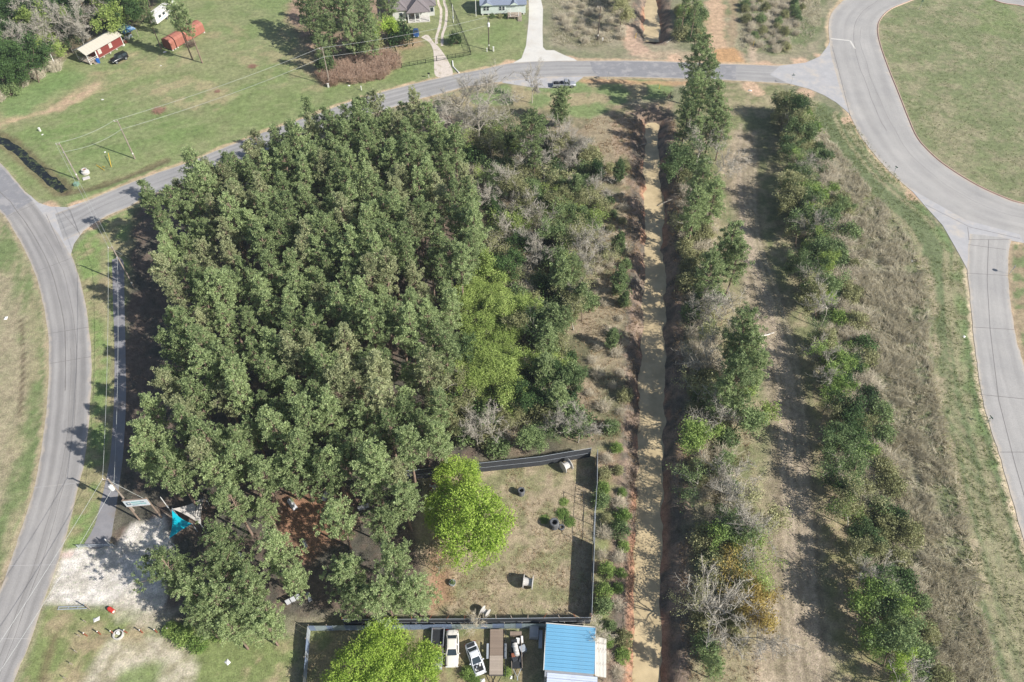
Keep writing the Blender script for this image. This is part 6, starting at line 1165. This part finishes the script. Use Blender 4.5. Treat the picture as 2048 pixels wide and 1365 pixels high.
hip(t, -.4, 13.0, 1.2, 15.2, 3.2, 6.3, 6.4); hip(t, 0, 4.6, -.6, 7.4, 3.25, 4.9, 2.4, 'wing_roof'); hip(t, 4.4, 11.0, -2.0, 8.6, 3.05, 5.2, 3.0, 'porch_roof')
MB().box((7.7, -.1, .12), (6.2, 3.4, .24)).build('porch_floor', M_['concrete'], t)
for x in (4.75, 6.7, 8.0, 10.65): MB().box((x, -1.6, 1.55), (.2, .2, 2.75)).build('porch_post', M_['trim'], t)
for x, y in ((2.8, -.22), (11.7, 1.68)): f = MB().box((x, y, 1.8), (1.1, .06, 1.4)).build('window', M_['trim'], t); MB().box((x, y - .04, 1.8), (.9, .03, 1.2)).build('pane', M_['glass'], f)
d_ = MB().box((6.0, 1.66, 1.3), (1.0, .06, 2.1)).build('door', M_['weathered_wood'], t); MB().box((6.35, 1.6, 1.25), (.06, .06, .15)).build('handle', M_['dark_metal'], d_); MB().box((8.9, 1.67, 1.7), (1.6, .05, 1.3)).build('window', M_['glass'], t)
t = thing('house', 'pale mint house with blue-grey roof and wooden deck', 'house', (-8.9, 210.1, 0), R(2.7)); 
MB().box((6.4, 3.4, 1.85), (12.8, 6.6, 2.7)).build('wall', M_['mint_siding'], t)
for i in range(8): MB().box((6.4, .085 - .012, .62 + i * .33), (12.8, .02, .05)).build('siding_lap', M_['trim'], t)
for x in np.linspace(.5, 12.3, 8): MB().box((x, .3, .25), (.45, .4, .5)).build('pier', M_['concrete'], t)
MB().add([(-.3, -.3, 3.15), (13.1, -.3, 3.15), (13.1, 7, 3.15), (-.3, 7, 3.15), (-.3, 3.4, 4.7), (13.1, 3.4, 4.7), (-.3, -.3, 3.02), (13.1, -.3, 3.02), (13.1, 7, 3.02), (-.3, 7, 3.02)], [(0, 1, 5, 4), (2, 3, 4, 5), (0, 4, 3, 9, 6), (1, 7, 8, 2, 5), (0, 6, 7, 1), (2, 8, 9, 3), (6, 9, 8, 7)]).build('roof', M_['slate_shingle'], t)
for x0, w in ((.1, 3.4), (8.2, 2.6)):
    MB().add([(x0, -.5, 3.1), (x0 + w, -.5, 3.1), (x0 + w / 2, -.5, 4.0), (x0, 2.6, 3.1), (x0 + w, 2.6, 3.1), (x0 + w / 2, 2.6, 4.25)], [(0, 1, 2), (0, 2, 5, 3), (1, 4, 5, 2), (3, 5, 4), (0, 3, 4, 1)]).build('gable', M_['slate_shingle'], t); MB().add([(x0 + .1, -.52, 3.12), (x0 + w - .1, -.52, 3.12), (x0 + w / 2, -.52, 3.85)], [(0, 1, 2)]).build('gable_face', M_['mint_siding'], t)
for x in (1.1, 2.0, 5.6, 6.5): f = MB().box((x, .05, 2.05), (.75, .06, 1.2)).build('window', M_['trim'], t); [MB().box((x, .0, 2.05 + dz), (.58, .03, .48)).build('pane', M_['glass'], f) for dz in (-.28, .28)]
dk = MB().box((9.6, -1.3, .72), (4.0, 2.6, .1)).build('deck', M_['weathered_wood'], t)
for i in range(12): MB().box((7.75 + i * .335, -1.3, .79), (.31, 2.6, .03)).build('deck_board', M_['weathered_wood'], dk)
for x in (7.7, 9.6, 11.5): [MB().box((x, y, .9 if y < -1 else .4), (.12, .12, 1.7 if y < -1 else .7)).build('deck_post', M_['weathered_wood'], t) for y in (-2.5, -.2)]
MB().box((8.6, -2.55, 1.65), (1.9, .06, .1)).build('deck_rail', M_['weathered_wood'], t); MB().box((7.7, -1.3, 1.65), (.06, 2.4, .1)).build('deck_rail', M_['weathered_wood'], t)
for x in (8.4, 10.7): MB().box((x, -2.3, 2.0), (.16, .16, 2.4)).build('porch_post', M_['trim'], t)
for i in range(4): MB().box((11.0, -2.8 - .3 * i, .6 - .17 * i), (1.2, .3, .06)).build('step', M_['weathered_wood'], t)
for i, px in enumerate((985, 1000, 1013)): plant(SHRUB, at(px, 36), 'foundation_shrub', '%s low shrub from the left along the mint house front' % ords[i], 'shrub', 'shrubs along the mint house', .42, random.choice(['shrub_green', 'olive_leaf']), 1, ('stems', 'foliage'))
def rail_fence(label, pts, h=1.25, step=2.3, skip=None):
    base = at(*pts[0]); t = thing('rail_fence', label, 'fence', base, 0, 'black rail fence round the house yard'); P = [at(*p) - base for p in pts]
    for a, b in zip(P[:-1], P[1:]):
        n = max(1, round((b - a).length / step)); d = (b - a) / n
        for i in range(n + 1): MB().box((0, 0, h / 2), (.1, .1, h)).build('post', M_['black_paint'], t, a + d * i)
        for z in (.25, h - .1): MB().tube(a + Vector((0, 0, z)), b + Vector((0, 0, z)), .045, .045, 5).build('rail', M_['black_paint'], t)
        mb = MB(); k = int((b - a).length / .45); [mb.tube(a + (b - a) * (i / k) + Vector((0, 0, .25)), a + (b - a) * (i / k) + Vector((0, 0, h - .1)), .016, .016, 4, False) for i in range(k + 1)]; mb.build('pickets', M_['black_paint'], t)
rail_fence('black rail fence left of the driveway gate', [(804, 136), (851, 127)]); rail_fence('black rail fence right of the driveway gate', [(896, 119), (942, 111)]); rail_fence('black rail fence along the left side of the house yard', [(784, 86), (804, 136)]); rail_fence('long black rail fence along the right side of the house yard', [(942, 111), (920, 56), (897, 0), (885, -30)], 1.5)
t = thing('driveway_gate', 'black arched double gate across the gravel driveway', 'gate', at(851, 127)); e = at(896, 119) - at(851, 127)
for s in (0, 1):
    f = MB(); a, b = e * (.01 + .5 * s), e * (.49 + .5 * s); pts = [a.lerp(b, i / 6) + Vector((0, 0, 1.15 + .35 * math.sin(math.pi / 2 * ((i / 6) if s == 0 else 1 - i / 6)))) for i in range(7)]; f.path(pts, .035, 5); f.tube(a + Vector((0, 0, .2)), b + Vector((0, 0, .2)), .035, .035, 5); f.tube(a + Vector((0, 0, .65)), b + Vector((0, 0, .65)), .03, .03, 5); f.tube(a, a + Vector((0, 0, 1.2 if s == 0 else 1.5)), .05, .05, 6); f.tube(b, b + Vector((0, 0, 1.5 if s == 0 else 1.2)), .05, .05, 6); f.build('gate_leaf', M_['black_paint'], t)
t = thing('mailbox', 'black mailbox on a post beside the gravel driveway', 'mailbox', at(858, 156)); MB().box((0, 0, .55), (.1, .1, 1.1)).build('post', M_['pvc_white'], t); MB().lathe([(0, -.3), (.2, -.3), (.2, .3), (0, .3)], 12, Matrix.Translation((0, 0, 1.25)) @ Matrix.Rotation(R(90), 4, 'Y')).build('box', M_['black_paint'], t)
o = MB().path([at(905, 123) - at(905, 123), at(906, 134) - at(905, 123), at(918, 147) - at(905, 123)], .16, 8).build('edging_pipe', M_['pvc_white'], None, at(905, 123) + Vector((0, 0, .12))); set_props(o, 'white pipe edging along the gravel driveway', 'pipe')

# ---------------- roadside furniture
def pedestal(label, px, py, h=.9, m='pvc_white', w=.28):
    t = thing('utility_pedestal', label, 'utility box', at(px, py)); MB().box((0, 0, h / 2), (w, w, h)).build('housing', M_[m], t, bevel=.03); MB().box((0, 0, h + .03), (w + .06, w + .06, .06)).build('cap', M_[m], t)
pedestal('white pedestal at the foot of the grove utility pole', 657, 175, 1.0, w=.4); pedestal('white marker post on the verge right of the grove pole', 723, 181, 1.1, w=.2); pedestal('white pedestal right of the dark transformer pole', 987, 103, 1.2, w=.35); pedestal('small white pedestal left of the dark transformer pole', 974, 104, 1.0, w=.22); pedestal('white pedestal right of the pole by the north ditch', 1205, 83, .9); pedestal('green utility box beside the pole at the black ditch', 154, 371, .6, 'green_box', .9); pedestal('white stub post on the far left lawn', 81, 263, .9, w=.35)
t = thing('manhole_riser', 'round concrete riser standing on the lawn', 'manhole', at(172, 347)); MB().lathe([(.45, 0), (.85, 0), (.85, .55), (.6, .75), (.6, 1.1), (.4, 1.1), (.4, .3)], 20).build('ring', M_['concrete'], t); MB().lathe([(0, .85), (.4, .85), (.4, .9), (0, .9)], 16).build('cover', M_['rust'], t)
o = MB().box((0, 0, .15), (1.5, .9, .3)).build('concrete_slab', M_['concrete'], None, at(173, 358), (0, 0, R(30)), bevel=.05); set_props(o, 'small pale concrete slab below the round riser', 'slab')
for i, (a, b, z) in enumerate((((193, 331), (209, 342), .1), ((223, 335), (221, 316), .1), ((205, 334), (210, 336), .1))):
    A = at(*a); B = at(*b); o = MB().tube((0, 0, z), B - A + Vector((0, 0, z + (1.2 if i == 1 else .1))), .07, .06, 7).build('guy_guard', M_['yellow'], None, A); set_props(o, ['yellow pole guard lying left on the lawn', 'yellow guy guard leaning up from the lawn', 'short yellow guard lying on the lawn'][i], 'guy guard')
def street_sign(label, px, py, h, kind, rz=0):
    t = thing('road_sign', label, 'road sign', at(px, py), rz); MB().tube((0, 0, 0), (0, 0, h), .035, .035, 6).build('post', M_['galv'], t)
    if kind == 'stop': MB().lathe([(0, -.01), (.4, -.01), (.4, .01), (0, .01)], 8, Matrix.Translation((0, -.05, h - .35)) @ Matrix.Rotation(R(90), 4, 'X') @ Matrix.Rotation(R(22.5), 4, 'Z')).build('plate', M_['galv'], t)
    else: MB().box((0, 0, h + .1), (.75, .02, .2)).build('blade', M_['street_green'], t); MB().box((0, 0, h + .32), (.02, .75, .2)).build('blade', M_['street_green'], t)
street_sign('stop sign seen from behind, below the cross road', 1215, 162, 2.8, 'stop', R(80)); street_sign('street name sign at the loop road junction', 1581, 170, 2.6, 'name'); street_sign('street name sign on the verge of the loop road curve', 1782, 358, 2.9, 'name', R(30)); street_sign('thin sign on the right verge of the side road', 2018, 549, 2.4, 'stop', R(60)); street_sign('street name sign on the oval island', 1838, 20, 2.4, 'name', R(15)); street_sign('thin road sign on the far verge beyond the grass mound', 1972, 848, 1.6, 'name', R(15))
for i, (px, py) in enumerate(((1506, 92), (1271, 76), (1318, 178))):
    o = MB().tube((0, 0, 0), (.05, .05, 1.3), .06, .05, 7).add([(-.1, -.1, 0), (.1, -.1, 0), (.1, .1, 0), (-.1, .1, 0), (0, 0, .12)], [(0, 1, 4), (1, 2, 4), (2, 3, 4), (3, 0, 4)]).build('marker_stake', M_['yellow'], None, at(px, py)); set_props(o, ['yellow marker stake beside the sandy path north of the road', 'yellow marker stake left of the north ditch', 'yellow marker stake above the culvert pipes'][i], 'stake')
# culvert under the cross road
for i, px in enumerate((1290, 1308, 1325)):
    e_ = at(1304, 226, WZ); c = Vector((e_.x + (i - 1) * 1.55, e_.y + 1.5 + .2 * (i == 1), 0)); t = thing('culvert_pipe', '%s corrugated culvert pipe from the left at the ditch head' % ords[i], 'culvert', (c.x, c.y, -1.15), 0, 'culvert pipes under the cross road'); prof = []
    for k in range(22): prof.append((.68 + (.03 if k % 2 else 0), k * .22))
    MB().lathe(prof + [(.62, 21 * .22), (.62, 0)], 18, Matrix.Rotation(R(-90), 4, 'X'), True).build('barrel', M_['galv'], t); MB().lathe([(0, 1.2), (.6, 1.2)], 16, Matrix.Rotation(R(-90), 4, 'X')).build('shade_disc', M_['dark_metal'], t)  # dark disc stands in for the shade deep inside the pipe
def log(name, label, a, b, r, m, za=.1, zb=.1, stub=True):
    A = at(*a); B = at(*b); d = B - A; t = thing(name, label, 'log', A); pts = [A * 0 + d * f + Vector((0, 0, za + (zb - za) * f + r)) + Vector((random.uniform(-.06, .06), random.uniform(-.06, .06), 0)) for f in np.linspace(0, 1, 6)]; mb = MB()
    for i in range(5): mb.tube(pts[i], pts[i + 1], r * (1 - .08 * i), r * (1 - .08 * (i + 1)), 9)
    mb.build('trunk', M_[m], t); mb = MB()
    for i in (1, 2, 4): mb.tube(pts[i], pts[i] + Vector((random.uniform(-.4, .4), random.uniform(-.4, .4), .35)), r * .35, r * .15, 6)
    if stub: mb.build('branch_stubs', M_[m], t)
log('fallen_log', 'white fallen log lying across the mown track', (1514, 677), (1548, 668), .17, 'log_white'); log('fallen_log', 'grey log fallen at the head of the north ditch', (1322, 92), (1347, 78), .15, 'grey_bark', -.6, .2)
def branch(label, a, b, za, zb):
    A = at(*a, za); B = at(*b, zb); t = thing('fallen_branch', label, 'branch', A, 0, 'branches fallen into the ditch'); d = B - A; mb = MB(); mb.path([d * f + Vector((0, 0, .15 * math.sin(f * 3))) for f in np.linspace(0, 1, 6)], .07, 6); mb.build('limb', M_['grey_bark'], t); mb = MB()
    for i in range(14):
        p = d * random.uniform(.25, 1); mb.tube(p, p + Vector((random.uniform(-.7, .7), random.uniform(-.6, .6), random.uniform(.1, .7))), .03, .01, 4)
    mb.build('twigs', M_['grey_bark'], t)
branch('bare branch fallen into the upper ditch from the right bank', (1316, 412), (1352, 396), -1.7, -.2); branch('bare branch lying on the left bank of the upper ditch', (1278, 292), (1305, 285), -.6, -1.6); branch('bare branch sticking out of the bank left of the lower pines', (1352, 676), (1378, 672), -1.0, -.2); branch('dead branch standing right of the culvert pipes', (1326, 214), (1340, 190), -1.5, .6)
for i, (px, py, s) in enumerate(((318, 223, 1.0), (506, 134, .7), (435, 184, .45))):
    plant(BRUSH, at(px, py), 'brush_pile', ['large pile of dry branches in the middle of the lawn', 'pile of dry branches near the top of the lawn', 'small pile of dry branches by the wires on the lawn'][i], 'brush pile', None, s, 'dry_stick', .3, ('stems', 'twigs'), bark='dry_stick')
plant(BARE, at(1338, 208), 'bare_tree', 'dark bare sapling on the bank right of the culvert', 'tree', None, .35, 'brown_bark')
lm = [MB().add([(-.22, -.12, .02), (.2, -.16, .04), (.24, .13, .03), (-.16, .18, .05), (0, 0, .14)], [(0, 1, 4), (1, 2, 4), (2, 3, 4), (3, 0, 4)]).mesh('scrap', M_[m]) for m in ('pvc_white', 'white_paint')]
for i, (px, py, s, where) in enumerate(((205, 200, 1.5, 'on the lawn left of the branch pile'), (85, 270, 1.2, 'beside the white stub post'), (210, 305, 1.2, 'between the two lawn poles'), (322, 132, 1.2, 'on the lawn below the orange sheds'), (330, 105, 2.2, 'at the left foot of the orange sheds'), (12, 637, 2, 'on the verge left of the left road'), (1500, 182, 2, 'on the grass below the loop junction'), (1928, 674, 1.4, 'on the verge left of the side road'), (1824, 523, 1.5, 'in the dead grass by the loop road'), (698, 172, 1.6, 'on the verge below the grove'), (194, 1239, 2.0, 'above the row of short posts'), (1022, 340 * 4 - 5, 1, 'at the bottom of the car yard'), (455, 1325, 1.8, 'on the grass left of the corrugated fence'), (965, 1362, 1.5, 'at the bottom near the wrecked coupe'))):
    o = link('litter', random.choice(lm), None, at(px, py), (0, 0, i), (s, s, s)); set_props(o, 'scrap of white litter ' + where, 'litter')

# ---------------- thin haze volume, added over the site to lift the shadows
hm, hn, ho = new_mat('haze'); pv = N(hn, 'ShaderNodeVolumePrincipled'); pv.inputs['Color'].default_value = (.82, .9, 1.0, 1); pv.inputs['Density'].default_value = 0.0002; pv.inputs['Anisotropy'].default_value = .2
hn.links.new(pv.outputs[0], ho.inputs['Volume'])
o = MB().box((0, 120, 51.5), (700, 620, 111)).build('haze', hm); o.display_type = 'WIRE'; set_props(o, 'thin pale haze volume added over the whole site to lift its shadows', 'haze', None, 'stuff')
